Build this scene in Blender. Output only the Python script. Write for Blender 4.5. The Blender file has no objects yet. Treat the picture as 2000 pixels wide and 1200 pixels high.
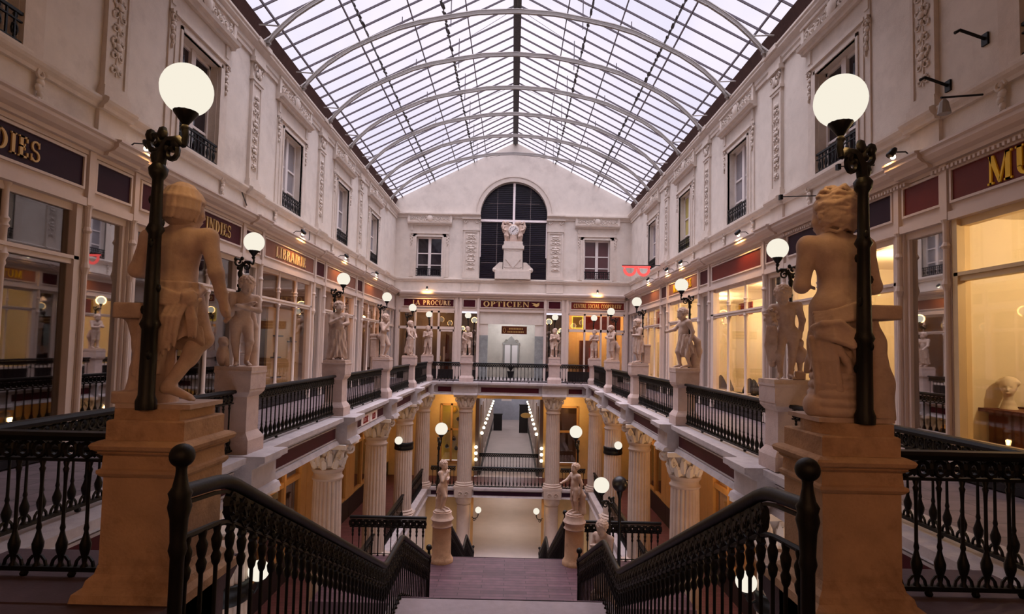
import bpy, bmesh, math, random
import numpy as np
from mathutils import Vector, Matrix
random.seed(7)
PI = math.pi
SC = bpy.context.scene
COL = SC.collection
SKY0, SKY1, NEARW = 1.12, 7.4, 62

# ------------------------------------------------------------------ helpers
def lin(c):
    return tuple(((v/255.0)/12.92 if v/255.0 <= .04045 else ((v/255.0+.055)/1.055)**2.4) for v in c)

class MB:
    """collects geometry for one mesh"""
    def __init__(s):
        s.v = []; s.f = []
    def add(s, vs, fs):
        n = len(s.v); s.v += [tuple(p) for p in vs]; s.f += [tuple(i+n for i in f) for f in fs]; return s
    def box(s, x0, x1, y0, y1, z0, z1):
        x0, x1 = min(x0, x1), max(x0, x1); y0, y1 = min(y0, y1), max(y0, y1); z0, z1 = min(z0, z1), max(z0, z1)
        return s.add([(x0,y0,z0),(x1,y0,z0),(x1,y1,z0),(x0,y1,z0),(x0,y0,z1),(x1,y0,z1),(x1,y1,z1),(x0,y1,z1)],
                     [(0,3,2,1),(4,5,6,7),(0,1,5,4),(1,2,6,5),(2,3,7,6),(3,0,4,7)])
    def frus(s, cx, cy, z0, z1, a0, b0, a1, b1):
        vs = [(cx-a0,cy-b0,z0),(cx+a0,cy-b0,z0),(cx+a0,cy+b0,z0),(cx-a0,cy+b0,z0),(cx-a1,cy-b1,z1),(cx+a1,cy-b1,z1),(cx+a1,cy+b1,z1),(cx-a1,cy+b1,z1)]
        return s.add(vs, [(0,3,2,1),(4,5,6,7),(0,1,5,4),(1,2,6,5),(2,3,7,6),(3,0,4,7)])
    def lathe(s, prof, cx=0, cy=0, cz=0, n=12, sx=1, sy=1, flute=None):
        vs = []; fs = []; m = len(prof)
        for (r, z) in prof:
            for i in range(n):
                a = 2*PI*i/n; rr = r
                if flute: rr = r*flute(a, z)
                vs.append((cx+rr*math.cos(a)*sx, cy+rr*math.sin(a)*sy, cz+z))
        for j in range(m-1):
            for i in range(n):
                k = (i+1) % n
                fs.append((j*n+i, j*n+k, (j+1)*n+k, (j+1)*n+i))
        fs.append(tuple(range(n-1, -1, -1))); fs.append(tuple((m-1)*n+i for i in range(n)))
        return s.add(vs, fs)
    def sqlathe(s, prof, cx=0, cy=0, cz=0, dx=0, dy=0):
        """square section turned profile; prof = (half, z)"""
        vs = []; fs = []; m = len(prof)
        for (r, z) in prof:
            vs += [(cx-r-dx,cy-r-dy,cz+z),(cx+r+dx,cy-r-dy,cz+z),(cx+r+dx,cy+r+dy,cz+z),(cx-r-dx,cy+r+dy,cz+z)]
        for j in range(m-1):
            for i in range(4):
                k = (i+1) % 4
                fs.append((j*4+i, j*4+k, (j+1)*4+k, (j+1)*4+i))
        fs.append((3,2,1,0)); fs.append(tuple((m-1)*4+i for i in range(4)))
        return s.add(vs, fs)
    def tube(s, pts, r, n=6, closed=False):
        pts = [Vector(p) for p in pts]; m = len(pts); vs = []; fs = []
        rr = r if isinstance(r, (list, tuple)) else [r]*m
        prev = None
        for i, p in enumerate(pts):
            if closed: t = pts[(i+1) % m]-pts[i-1]
            else: t = pts[min(i+1, m-1)]-pts[max(i-1, 0)]
            t = t.normalized() if t.length > 1e-9 else Vector((0,0,1))
            if prev is None:
                u = t.orthogonal().normalized()
            else:
                u = prev-t*prev.dot(t); u = u.normalized() if u.length > 1e-6 else t.orthogonal().normalized()
            prev = u; w = t.cross(u)
            for k in range(n):
                a = 2*PI*k/n
                vs.append(p+(u*math.cos(a)+w*math.sin(a))*rr[i])
        for i in range(m if closed else m-1):
            j = (i+1) % m
            for k in range(n):
                l = (k+1) % n
                fs.append((i*n+k, i*n+l, j*n+l, j*n+k))
        if not closed:
            fs.append(tuple(range(n-1, -1, -1))); fs.append(tuple((m-1)*n+k for k in range(n)))
        return s.add(vs, fs)
    def extr(s, poly, axis, a, b):
        """extrude a 2-D polygon. axis 'y': poly=(x,z); 'x': poly=(y,z); 'z': poly=(x,y)"""
        n = len(poly)
        def mk(p, t):
            return (p[0],t,p[1]) if axis == 'y' else (t,p[0],p[1]) if axis == 'x' else (p[0],p[1],t)
        vs = [mk(p, a) for p in poly]+[mk(p, b) for p in poly]
        fs = [(i, (i+1) % n, n+(i+1) % n, n+i) for i in range(n)]+[tuple(range(n-1, -1, -1)), tuple(range(n, 2*n))]
        return s.add(vs, fs)
    def blob(s, c, r, n=6, m=4):
        cx, cy, cz = c; rx, ry, rz = r
        vs = [(cx,cy,cz-rz)]; fs = []
        for j in range(1, m):
            t = PI*j/m-PI/2
            for i in range(n):
                a = 2*PI*i/n
                vs.append((cx+rx*math.cos(t)*math.cos(a), cy+ry*math.cos(t)*math.sin(a), cz+rz*math.sin(t)))
        vs.append((cx,cy,cz+rz)); top = len(vs)-1
        for i in range(n):
            fs.append((0, 1+(i+1) % n, 1+i)); fs.append((top, top-n+i, top-n+(i+1) % n))
        for j in range(m-2):
            for i in range(n):
                a = 1+j*n+i; b = 1+j*n+(i+1) % n
                fs.append((a, b, b+n, a+n))
        return s.add(vs, fs)
    def xf(s, mat):
        s.v = [tuple(mat @ Vector(p)) for p in s.v]; return s
    def merge(s, o, mat=None):
        return s.add([tuple(mat @ Vector(p)) for p in o.v] if mat is not None else o.v, o.f)
    def mesh(s, name, mat, smooth=False):
        me = bpy.data.meshes.new(name); me.from_pydata(s.v, [], s.f); me.update()
        bm = bmesh.new(); bm.from_mesh(me); bmesh.ops.recalc_face_normals(bm, faces=bm.faces); bm.to_mesh(me); bm.free()
        if mat: me.materials.append(mat)
        if smooth:
            me.polygons.foreach_set('use_smooth', [True]*len(me.polygons))
            try: me.set_sharp_from_angle(angle=math.radians(smooth if smooth > 1 else 40))
            except Exception: pass
        return me

def link(name, data, parent=None, loc=(0,0,0), rz=0):
    o = bpy.data.objects.new(name, data); COL.objects.link(o)
    if parent: o.parent = parent
    o.location = loc; o.rotation_euler = (0,0,rz); return o
def part(name, mb, mat, parent, smooth=False, label=None, loc=(0,0,0), rz=0):
    o = link(name, mb.mesh(name, mat, smooth) if isinstance(mb, MB) else mb, parent, loc, rz)
    if label: o['label'] = label
    return o
def tag(o, label, cat, group=None, kind=None):
    if label: o['label'] = label
    if cat: o['category'] = cat
    if group: o['group'] = group
    if kind: o['kind'] = kind
    return o
def thing(name, label, cat, loc=(0,0,0), rz=0, group=None, kind=None):
    return tag(link(name, None, None, loc, rz), label, cat, group, kind)
def struct(name, mb, mat, smooth=False, parent=None):
    o = link(name, mb.mesh(name, mat, smooth), parent)
    if not parent: o['kind'] = 'structure'
    return o
def kids(o):
    return [c for c in bpy.data.objects if c.parent == o]
def dup(root, loc, rz, label=None, group=None):
    r = root.copy(); COL.objects.link(r); r.location = loc; r.rotation_euler = (0,0,rz)
    if label: r['label'] = label
    if group: r['group'] = group
    for ch in KID.get(root.name) or KID.setdefault(root.name, [(c, kids(c)) for c in kids(root)]):
        c, gs = ch
        d = c.copy(); COL.objects.link(d); d.parent = r
        for g in gs:
            e = g.copy(); COL.objects.link(e); e.parent = d
    return r
KID = {}

# ------------------------------------------------------------------ materials
def nt(name):
    m = bpy.data.materials.new(name); m.use_nodes = True; n = m.node_tree; n.nodes.clear()
    out = n.nodes.new('ShaderNodeOutputMaterial'); return m, n, out
def mat(name, rgb, rough=.8, var=.12, scale=3.0, bump=.0, bscale=40., metal=0., spec=.3, dark=None, dscale=1.2, damt=.0, coord='Object'):
    m, n, out = nt(name)
    b = n.nodes.new('ShaderNodeBsdfPrincipled'); n.links.new(b.outputs[0], out.inputs[0])
    b.inputs['Roughness'].default_value = rough; b.inputs['Metallic'].default_value = metal
    b.inputs['Specular IOR Level'].default_value = spec
    c = lin(rgb)
    tc = n.nodes.new('ShaderNodeNewGeometry') if coord == 'World' else n.nodes.new('ShaderNodeTexCoord')
    co = tc.outputs['Position'] if coord == 'World' else tc.outputs['Object']
    nz = n.nodes.new('ShaderNodeTexNoise'); nz.inputs['Scale'].default_value = scale; nz.inputs['Detail'].default_value = 6; nz.inputs['Roughness'].default_value = .65
    n.links.new(co, nz.inputs['Vector'])
    cr = n.nodes.new('ShaderNodeValToRGB'); cr.color_ramp.elements[0].position = .3; cr.color_ramp.elements[1].position = .72
    cr.color_ramp.elements[0].color = (*[v*(1-var) for v in c], 1); cr.color_ramp.elements[1].color = (*[min(1, v*(1+var)) for v in c], 1)
    n.links.new(nz.outputs['Fac'], cr.inputs[0]); last = cr.outputs[0]
    if dark:
        n2 = n.nodes.new('ShaderNodeTexNoise'); n2.inputs['Scale'].default_value = dscale; n2.inputs['Detail'].default_value = 8; n2.inputs['Roughness'].default_value = .7
        n.links.new(co, n2.inputs['Vector'])
        r2 = n.nodes.new('ShaderNodeValToRGB'); r2.color_ramp.elements[0].position = .5; r2.color_ramp.elements[1].position = .75
        r2.color_ramp.elements[0].color = (0,0,0,1); r2.color_ramp.elements[1].color = (damt,damt,damt,1)
        n.links.new(n2.outputs['Fac'], r2.inputs[0])
        mx = n.nodes.new('ShaderNodeMixRGB'); n.links.new(r2.outputs[0], mx.inputs[0]); n.links.new(last, mx.inputs[1]); mx.inputs[2].default_value = (*lin(dark), 1)
        last = mx.outputs[0]
    n.links.new(last, b.inputs['Base Color'])
    if bump > 0:
        nb = n.nodes.new('ShaderNodeTexNoise'); nb.inputs['Scale'].default_value = bscale; nb.inputs['Detail'].default_value = 5
        n.links.new(co, nb.inputs['Vector'])
        bp = n.nodes.new('ShaderNodeBump'); bp.inputs['Strength'].default_value = bump; bp.inputs['Distance'].default_value = .02
        n.links.new(nb.outputs['Fac'], bp.inputs['Height']); n.links.new(bp.outputs[0], b.inputs['Normal'])
    return m
def emit(name, rgb, st):
    m, n, out = nt(name); e = n.nodes.new('ShaderNodeEmission'); e.inputs[0].default_value = (*lin(rgb), 1); e.inputs[1].default_value = st
    n.links.new(e.outputs[0], out.inputs[0]); return m
def glass(name, tint=(245,240,235), refl=1.0, f0=.05, gz=.7):
    m, n, out = nt(name)
    t = n.nodes.new('ShaderNodeBsdfTransparent'); t.inputs[0].default_value = (*lin(tint), 1)
    g = n.nodes.new('ShaderNodeBsdfGlossy'); g.inputs['Roughness'].default_value = .02; g.inputs[0].default_value = (refl,refl,refl,1)
    lw = n.nodes.new('ShaderNodeLayerWeight'); lw.inputs[0].default_value = .5
    pw = n.nodes.new('ShaderNodeMath'); pw.operation = 'POWER'; pw.inputs[1].default_value = 4.5; n.links.new(lw.outputs['Facing'], pw.inputs[0])
    mp = n.nodes.new('ShaderNodeMath'); mp.operation = 'MULTIPLY_ADD'; mp.inputs[1].default_value = gz; mp.inputs[2].default_value = f0
    n.links.new(pw.outputs[0], mp.inputs[0])
    mx = n.nodes.new('ShaderNodeMixShader'); n.links.new(mp.outputs[0], mx.inputs[0]); n.links.new(t.outputs[0], mx.inputs[1]); n.links.new(g.outputs[0], mx.inputs[2])
    n.links.new(mx.outputs[0], out.inputs[0]); return m
def planks(name, rgb, w, axis, rough=.5, var=.18):
    """long boards / paving laid across one axis"""
    m, n, out = nt(name)
    b = n.nodes.new('ShaderNodeBsdfPrincipled'); n.links.new(b.outputs[0], out.inputs[0]); b.inputs['Roughness'].default_value = rough; b.inputs['Specular IOR Level'].default_value = .35
    geo = n.nodes.new('ShaderNodeNewGeometry'); mp = n.nodes.new('ShaderNodeMapping'); n.links.new(geo.outputs['Position'], mp.inputs[0])
    if axis == 'y': mp.inputs['Rotation'].default_value = (0,0,0)
    else: mp.inputs['Rotation'].default_value = (0,0,PI/2)
    br = n.nodes.new('ShaderNodeTexBrick'); n.links.new(mp.outputs[0], br.inputs[0])
    c = lin(rgb)
    br.inputs['Color1'].default_value = (*[v*(1+var) for v in c], 1); br.inputs['Color2'].default_value = (*[v*(1-var) for v in c], 1); br.inputs['Mortar'].default_value = (*[v*.35 for v in c], 1)
    br.inputs['Scale'].default_value = 1; br.inputs['Row Height'].default_value = w; br.inputs['Brick Width'].default_value = w*(7 if w < .2 else 1.6); br.inputs['Mortar Size'].default_value = .008
    nz = n.nodes.new('ShaderNodeTexNoise'); nz.inputs['Scale'].default_value = 5; nz.inputs['Detail'].default_value = 7; n.links.new(geo.outputs['Position'], nz.inputs['Vector'])
    mx = n.nodes.new('ShaderNodeMixRGB'); mx.blend_type = 'OVERLAY'; mx.inputs[0].default_value = .5; n.links.new(br.outputs[0], mx.inputs[1]); n.links.new(nz.outputs[0], mx.inputs[2])
    n.links.new(mx.outputs[0], b.inputs['Base Color']); return m

WALL = mat('wall_stone', (216,206,197), .9, .07, 2.2, .18, 60, dark=(150,136,130), dscale=.9, damt=.45, coord='World')
ORN = mat('carved_stone', (210,198,188), .9, .08, 6, .15, 60)
STAT = mat('statue_stone', (190,166,152), .85, .12, 9, .12, 70, dark=(128,104,90), dscale=3, damt=.5)
STONE2 = mat('row_pedestal_stone', (190,170,164), .88, .1, 5, .25, 50, dark=(128,104,96), dscale=2.2, damt=.45)  # paler copy of the pedestal stone, daylight put into its colour
STONE = mat('pedestal_stone', (182,148,118), .88, .14, 5, .3, 50, dark=(92,58,44), dscale=1.9, damt=.85)
LEDGE = mat('ledge_stone', (176,166,166), .85, .1, 5, .2, 50, dark=(120,108,108), dscale=2, damt=.5)
COLM = mat('column_stone', (186,166,152), .85, .1, 6, .2, 60, dark=(130,104,92), dscale=1.5, damt=.5)
PAINT = mat('cream_painted_wood', (206,190,182), .5, .05, 3, .03, 30, spec=.4)
PAINTW = mat('warm_painted_wood', (214,190,150), .5, .05, 3, .03, 30, spec=.4)
GOLDW = mat('ochre_painted_wood', (182,138,84), .55, .1, 3, .03, 30, spec=.3)
IRON = mat('dark_cast_iron', (5,3,4), .5, .2, 8, .05, 60, spec=.28)
IRON2 = mat('black_lamp_iron', (7,5,5), .45, .2, 8, .1, 60, spec=.3)
MAR = mat('maroon_sign_paint', (66,17,29), .5, .12, 3, spec=.15)
MARD = mat('dark_purple_sign_paint', (42,16,34), .5, .12, 3, spec=.15)
MARW = mat('wood_red_sign_paint', (100,34,27), .5, .12, 3, spec=.2)
SIGNT = mat('tan_sign_board', (128,84,70), .5, .1, 3, spec=.3)
BLK = mat('black_stall_riser', (20,15,18), .4, .2, 4, spec=.4)
GILT = mat('gilt_lettering', (206,172,112), .45, .06, 8, spec=.4)
YELL = mat('bright_yellow_lettering', (240,196,30), .45, .04, 8)
CREAML = mat('cream_lettering', (224,196,150), .5, .05, 8)
WHITE = mat('white_paint', (222,214,212), .6, .04, 4)
BRW = mat('bright_white_enamel', (246,236,236), .4, .02, 4)
DKGL = mat('dark_window_glass', (30,24,34), .06, .1, 2, spec=.8)
BLUEG = mat('navy_shutter_glass', (26,20,38), .3, .15, 3, spec=.5)
GREYG = mat('grey_reflection_glass', (140,136,142), .15, .12, 3, spec=.7)  # grey base colour stands in for reflections in the panes
YGL = mat('yellow_blind_glass', (190,176,96), .3, .1, 3, spec=.5)
EAVE = mat('eave_boards', (72,50,46), .9, .25, 4, .2, 20)
STEEL = mat('painted_roof_steel', (150,144,140), .55, .08, 5, spec=.4)
BAR = mat('glazing_bar_steel', (92,84,92), .6, .1, 5)
GRIME = mat('grimy_purlin_steel', (92,90,92), .7, .4, 12)
FLOORU = planks('gallery_paving', (112,98,102), .45, 'y', .55, .06)
FLOORM = planks('mid_gallery_tiles', (96,56,58), .16, 'y', .45, .12)
FLOORL = mat('lower_paving', (196,184,182), .6, .06, 1.5, .05, 20, coord='World')
WOOD = planks('stair_boards', (84,58,66), .14, 'y', .5, .25)
DSTEP = mat('dark_landing_stone', (84,66,70), .8, .15, 6, .15, 50)
STEP = mat('stair_stone', (140,126,128), .75, .1, 6, .15, 50)
SOFF = mat('soffit_plaster', (150,80,52), .8, .1, 3)
OCHW = mat('ochre_wall', (214,184,130), .8, .1, 2, coord='World')
CREAMW = mat('cream_interior_wall', (232,220,194), .8, .04, 2, coord='World')
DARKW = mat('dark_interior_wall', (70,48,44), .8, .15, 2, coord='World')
BEIGEW = mat('beige_display_board', (190,158,112), .8, .08, 3)
GREYW = mat('grey_interior_wall', (130,118,118), .8, .1, 2, coord='World')
BROWN = mat('brown_wood', (96,48,30), .5, .2, 5)
ORANGE = mat('orange_wood_counter', (170,84,36), .5, .12, 5)
REDP = mat('red_poster_paper', (150,30,30), .6, .1, 4)
PLAST = mat('white_plaster_bust', (226,212,192), .7, .03, 6)
MARB = mat('green_grey_marble', (142,146,146), .35, .25, 4)
GLS = glass('shop_window_glass')
GLSL = glass('dark_shop_glass', (200,194,190), .9, .16)
GLSR = glass('roof_glass', (252,250,253), .6, .0, .12)
GLOBE = emit('lit_opal_globe', (250,242,224), .98)
GLOBES = emit('lit_bulb', (255,236,200), 6.0)
NEON = emit('red_neon_tube', (255,96,92), 1.2)
NEONY = emit('yellow_neon_tube', (250,236,80), 1.4)
# ------------------------------------------------------------------ carved figures: implicit surfaces meshed with surface nets
class SDF:
    def __init__(s, lo, hi, h):
        s.lo = np.array(lo, float); s.h = h
        n = np.ceil((np.array(hi)-s.lo)/h).astype(int)+1
        s.ax = [s.lo[i]+h*np.arange(n[i]) for i in range(3)]
        s.F = np.full(tuple(n), 1.0, np.float32)
    def sub(s, lo, hi):
        sl = []
        for i in range(3):
            a = int(max(0, math.floor((lo[i]-s.lo[i])/s.h))); b = int(min(len(s.ax[i]), math.ceil((hi[i]-s.lo[i])/s.h)+1))
            if b <= a: return None, None
            sl.append(slice(a, b))
        g = np.meshgrid(*[s.ax[i][sl[i]] for i in range(3)], indexing='ij')
        return tuple(sl), g
    def put(s, sl, d, k, cut=False):
        a = s.F[sl]
        if cut:
            b = -d; hh = np.maximum(k-np.abs(a-b), 0)/k; s.F[sl] = np.maximum(a, b)+hh*hh*k*.25
        else:
            hh = np.maximum(k-np.abs(a-d), 0)/k; s.F[sl] = np.minimum(a, d)-hh*hh*k*.25
    def cap(s, a, b, ra, rb, k=.03, cut=False):
        a = np.array(a, float); b = np.array(b, float); r = max(ra, rb)+k+2*s.h
        sl, g = s.sub(np.minimum(a, b)-r, np.maximum(a, b)+r)
        if sl is None: return s
        ab = b-a; L = max(ab@ab, 1e-9)
        t = np.clip(((g[0]-a[0])*ab[0]+(g[1]-a[1])*ab[1]+(g[2]-a[2])*ab[2])/L, 0, 1)
        d = np.sqrt((g[0]-a[0]-t*ab[0])**2+(g[1]-a[1]-t*ab[1])**2+(g[2]-a[2]-t*ab[2])**2)-(ra+(rb-ra)*t)
        s.put(sl, d, k, cut); return s
    def chain(s, pts, r, k=.03):
        rr = r if isinstance(r, (list, tuple)) else [r]*len(pts)
        for i in range(len(pts)-1): s.cap(pts[i], pts[i+1], rr[i], rr[i+1], k)
        return s
    def chain_cut(s, pts, r, k=.02):
        for i in range(len(pts)-1): s.cap(pts[i], pts[i+1], r, r, k, cut=True)
        return s
    def ell(s, c, r, k=.03, R=None, cut=False):
        c = np.array(c, float); r = np.array(r, float); m = max(r)+k+2*s.h
        sl, g = s.sub(c-m, c+m)
        if sl is None: return s
        p = [g[i]-c[i] for i in range(3)]
        if R is not None: p = [R[0][i]*p[0]+R[1][i]*p[1]+R[2][i]*p[2] for i in range(3)]
        k0 = np.sqrt((p[0]/r[0])**2+(p[1]/r[1])**2+(p[2]/r[2])**2); k1 = np.sqrt((p[0]/r[0]**2)**2+(p[1]/r[1]**2)**2+(p[2]/r[2]**2)**2)
        s.put(sl, k0*(k0-1)/np.maximum(k1, 1e-6), k, cut); return s
    def rbox(s, c, hs, r=.01, k=.01, R=None, cut=False):
        c = np.array(c, float); hs = np.array(hs, float); m = np.linalg.norm(hs)+k+2*s.h
        sl, g = s.sub(c-m, c+m)
        if sl is None: return s
        p = [g[i]-c[i] for i in range(3)]
        if R is not None: p = [R[0][i]*p[0]+R[1][i]*p[1]+R[2][i]*p[2] for i in range(3)]
        q = [np.abs(p[i])-hs[i]+r for i in range(3)]
        d = np.sqrt(sum(np.maximum(v, 0)**2 for v in q))+np.minimum(np.maximum(q[0], np.maximum(q[1], q[2])), 0)-r
        s.put(sl, d, k, cut); return s
    def skirt(s, a, b, ra, rb, n=9, amp=.018, tw=2.0, k=.02, ph=0., hem=.03):
        """pleated cloth wrapped round an axis a->b; ra, rb = (rx, ry)"""
        a = np.array(a, float); b = np.array(b, float); r = max(ra+rb)+amp+k+2*s.h
        sl, g = s.sub(np.minimum(a, b)-r, np.maximum(a, b)+r)
        if sl is None: return s
        z0, z1 = b[2], a[2]
        t = np.clip((a[2]-g[2])/(a[2]-b[2]), 0, 1)
        cx = a[0]+(b[0]-a[0])*t; cy = a[1]+(b[1]-a[1])*t
        rx = ra[0]+(rb[0]-ra[0])*t; ry = ra[1]+(rb[1]-ra[1])*t
        u = (g[0]-cx)/rx; v = (g[1]-cy)/ry; q = np.sqrt(u*u+v*v)+1e-6; th = np.arctan2(v, u)
        fold = np.sin(n*th+tw*t*3+ph)+.6*np.sin((n*1.7)*th-tw*2*t+1.3+ph)
        d = (q-1)*np.minimum(rx, ry)-amp*(.35+.65*t)*fold
        hz = hem*np.sin(3*th+ph)
        d = np.maximum(d*.8, np.maximum(g[2]-z1, (z0+hz)-g[2]))
        s.put(sl, d, k); return s
    def ripple(s, lo, hi, fn):
        sl, g = s.sub(lo, hi); s.F[sl] += fn(*g); return s
    def mesh(s, name, mat, mtx=None):
        F = s.F; S = F < 0
        n = np.array(F.shape)-1
        cs = [(i, j, k) for i in (0,1) for j in (0,1) for k in (0,1)]
        def cn(A, c): return A[c[0]:c[0]+n[0], c[1]:c[1]+n[1], c[2]:c[2]+n[2]]
        cnt = sum(cn(S, c).astype(np.int8) for c in cs)
        mask = (cnt > 0) & (cnt < 8)
        idx = np.full(tuple(n), -1, np.int32); idx[mask] = np.arange(mask.sum())
        ijk = np.argwhere(mask).astype(np.float32)
        vals = {c: cn(F, c)[mask] for c in cs}
        acc = np.zeros_like(ijk); w = np.zeros(len(ijk), np.float32)
        for a in cs:
            for ax in range(3):
                if a[ax]: continue
                b = list(a); b[ax] = 1; b = tuple(b)
                fa, fb = vals[a], vals[b]; x = (fa < 0) != (fb < 0)
                t = np.where(x, fa/np.where(x, fa-fb, 1), 0)
                p = np.array(a, np.float32)[None, :].repeat(len(ijk), 0); p[:, ax] += t
                acc += p*x[:, None]; w += x
        V = (ijk+acc/w[:, None])*s.h+s.lo
        faces = []
        for ax in range(3):
            o1, o2 = [(1,2),(2,0),(0,1)][ax]
            A = [slice(None)]*3; B = [slice(None)]*3; A[ax] = slice(0, -1); B[ax] = slice(1, None)
            for o in (o1, o2): A[o] = slice(1, -1); B[o] = slice(1, -1)
            sa, sb = S[tuple(A)], S[tuple(B)]; x = sa != sb
            e = np.argwhere(x); e[:, o1] += 1; e[:, o2] += 1
            fl = sa[x]
            def cell(d1, d2):
                q = e.copy(); q[:, o1] -= d1; q[:, o2] -= d2; return idx[q[:,0], q[:,1], q[:,2]]
            q = np.stack([cell(1,1), cell(0,1), cell(0,0), cell(1,0)], 1)
            q[~fl] = q[~fl][:, ::-1]
            faces.append(q)
        Q = np.concatenate(faces)
        if mtx is not None:
            M = np.array(mtx); V = V@M[:3,:3].T+M[:3,3]
        me = bpy.data.meshes.new(name)
        me.vertices.add(len(V)); me.vertices.foreach_set('co', V.astype(np.float32).ravel())
        me.loops.add(len(Q)*4); me.loops.foreach_set('vertex_index', Q.astype(np.int32).ravel())
        me.polygons.add(len(Q)); me.polygons.foreach_set('loop_start', np.arange(len(Q), dtype=np.int32)*4)
        me.polygons.foreach_set('use_smooth', np.ones(len(Q), bool))
        me.update(calc_edges=True); me.validate()
        me.materials.append(mat); return me

def rotz(a):
    c, s_ = math.cos(a), math.sin(a); return np.array([[c,-s_,0],[s_,c,0],[0,0,1.]])
def rotx(a):
    c, s_ = math.cos(a), math.sin(a); return np.array([[1,0,0],[0,c,-s_],[0,s_,c]])

BASEJ = dict(pel=(0,0,.70), che=(0,0,.99), nk=(0,.005,1.12), hd=(0,-.015,1.255),
    shR=(-.17,.005,1.065), elR=(-.225,.03,.84), haR=(-.235,-.05,.64), shL=(.17,.005,1.065), elL=(.225,.03,.84), haL=(.235,-.05,.64),
    hiR=(-.08,0,.66), knR=(-.085,-.03,.37), anR=(-.085,.02,.075), hiL=(.08,0,.66), knL=(.085,-.03,.37), anL=(.085,.02,.075),
    toR=(-.10,-.14,.025), toL=(.10,-.14,.025))
def figure(yaw=0, h=.011, hyaw=0, hpit=0, hair='curl', scale=1.0, skirts=(), extra=None, male=True, seed=1, lo=(-.5,-.42,-.02), hi=(.5,.42,1.52), **J):
    """a standing child figure, front = -y before yaw. returns meshes body, hair, drapery (or None)"""
    j = {k: np.array(J.get(k, v), float) for k, v in BASEJ.items()}
    M = Matrix.Rotation(yaw, 4, 'Z') @ Matrix.Scale(scale, 4)
    b = SDF(lo, hi, h)
    mid = (j['shR']+j['shL'])/2; sy = math.atan2(j['shL'][1]-j['shR'][1], j['shL'][0]-j['shR'][0]); R = rotz(sy)
    b.ell(j['pel'], (.135,.105,.115), .04); 
    w = j['pel']*.5+j['che']*.5; b.ell(w-[0,.005,.01], (.112,.092,.14), .06)
    b.ell(j['che'], (.145,.098,.15), .06, R)
    for s_ in (-1, 1):
        b.ell(j['pel']+[s_*.058,.05,-.035], (.08,.075,.085), .035)
        b.ell(j['che']+R@np.array([s_*.075,.045,.03]), (.065,.055,.09), .03)
        b.ell(j['che']+R@np.array([s_*.065,-.055,.015]), (.06,.04,.055), .03)
    b.chain_cut([j['pel']+[0,.112,.03], w+[0,.102,0], j['che']+R@np.array([0,.118,.04])], .012, .025)
    b.ell(w+[0,-.07,-.01], (.08,.04,.09), .04)
    b.cap(mid, j['nk'], .06, .055, .05); b.cap(j['nk'], j['hd']+[0,.01,-.05], .05, .047, .03)
    for S in 'RL':
        sh, el, ha = j['sh'+S], j['el'+S], j['ha'+S]
        b.cap(mid*.45+sh*.55, sh, .062, .06, .05)
        b.cap(sh, el, .058, .045, .035); b.cap(el, el*.35+ha*.65, .045, .036, .025); b.cap(el*.35+ha*.65, ha, .036, .027, .02)
        d = ha-el; d = d/np.linalg.norm(d); side = np.cross(d, [0,0,1.]); side = side/max(np.linalg.norm(side), 1e-6) if np.linalg.norm(side) > .2 else np.array([0,1.,0])
        nrm = np.cross(side, d)
        pc = ha+d*.035; b.ell(pc, (.03,.03,.03), .02); b.cap(ha, pc+d*.025, .026, .026, .02)
        for q, ln in zip((-1.5,-.5,.5,1.5), (.05,.062,.058,.045)):
            f0 = pc+d*.025+side*q*.0145; f1 = f0+d*ln*.6+nrm*.006; f2 = f1+d*ln*.3-nrm*.022
            b.cap(f0, f1, .0095, .009, .004); b.cap(f1, f2, .009, .0075, .004)
        b.chain([ha+d*.02+side*.022, ha+d*.045+side*.045-nrm*.012, ha+d*.075+side*.05-nrm*.02], [.011,.0105,.008], .006)
        hi_, kn, an, to = j['hi'+S], j['kn'+S], j['an'+S], j['to'+S]
        b.cap(hi_, kn, .092, .062, .035); b.ell(kn, (.058,.058,.06), .025)
        b.cap(kn, an, .056, .036, .025)
        cd = an-kn; back = np.array([0,1.,0])-cd*(cd[1]/max(cd@cd, 1e-6)); bn = np.linalg.norm(back); back = back/bn if bn > .1 else np.array([0,0,1.])
        b.ell(kn+cd*.33+back*.018, (.047,.05,.085), .03)
        fd = to-an; fdir = fd/np.linalg.norm(fd)
        b.ell(an-fdir*.025-[0,0,.035], (.032,.036,.034), .02); b.cap(an-[0,0,.02], to, .034, .022, .02)
        for q in range(5):
            sd = np.cross(fdir, [0,0,1.]); t0 = to+sd*(q-2)*.014; b.cap(t0, t0+fdir*(.028-.004*abs(q-2)), .010, .009, .005)
    HR = rotz(hyaw)@rotx(hpit); c = j['hd']
    H = lambda *p: c+HR@np.array(p)
    b.ell(H(0,.014,.02), (.098,.114,.105), .02, HR); b.ell(H(0,-.03,-.03), (.074,.08,.095), .03, HR); b.ell(H(0,-.07,-.095), (.03,.028,.026), .03, HR)
    for s_ in (-1, 1):
        b.ell(H(s_*.05,-.06,-.04), (.034,.034,.034), .025, HR); b.ell(H(s_*.036,-.112,.004), (.021,.018,.014), .012, HR, cut=True)
        b.ell(H(s_*.035,-.093,.003), (.016,.013,.011), .004, HR); b.ell(H(s_*.102,.0,-.015), (.013,.026,.034), .012, HR)
    b.cap(H(0,-.1,.008), H(0,-.122,-.033), .012, .017, .014); b.ell(H(0,-.108,-.068), (.024,.012,.007), .008, HR); b.ell(H(0,-.106,-.08), (.02,.012,.007), .008, HR)
    hh = SDF(c-[.2,.22,.25], c+[.2,.22,.2], h*.85)
    rnd = random.Random(seed)
    hh.ell(H(0,.03,.04), (.108,.118,.098), .02, HR)
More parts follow.
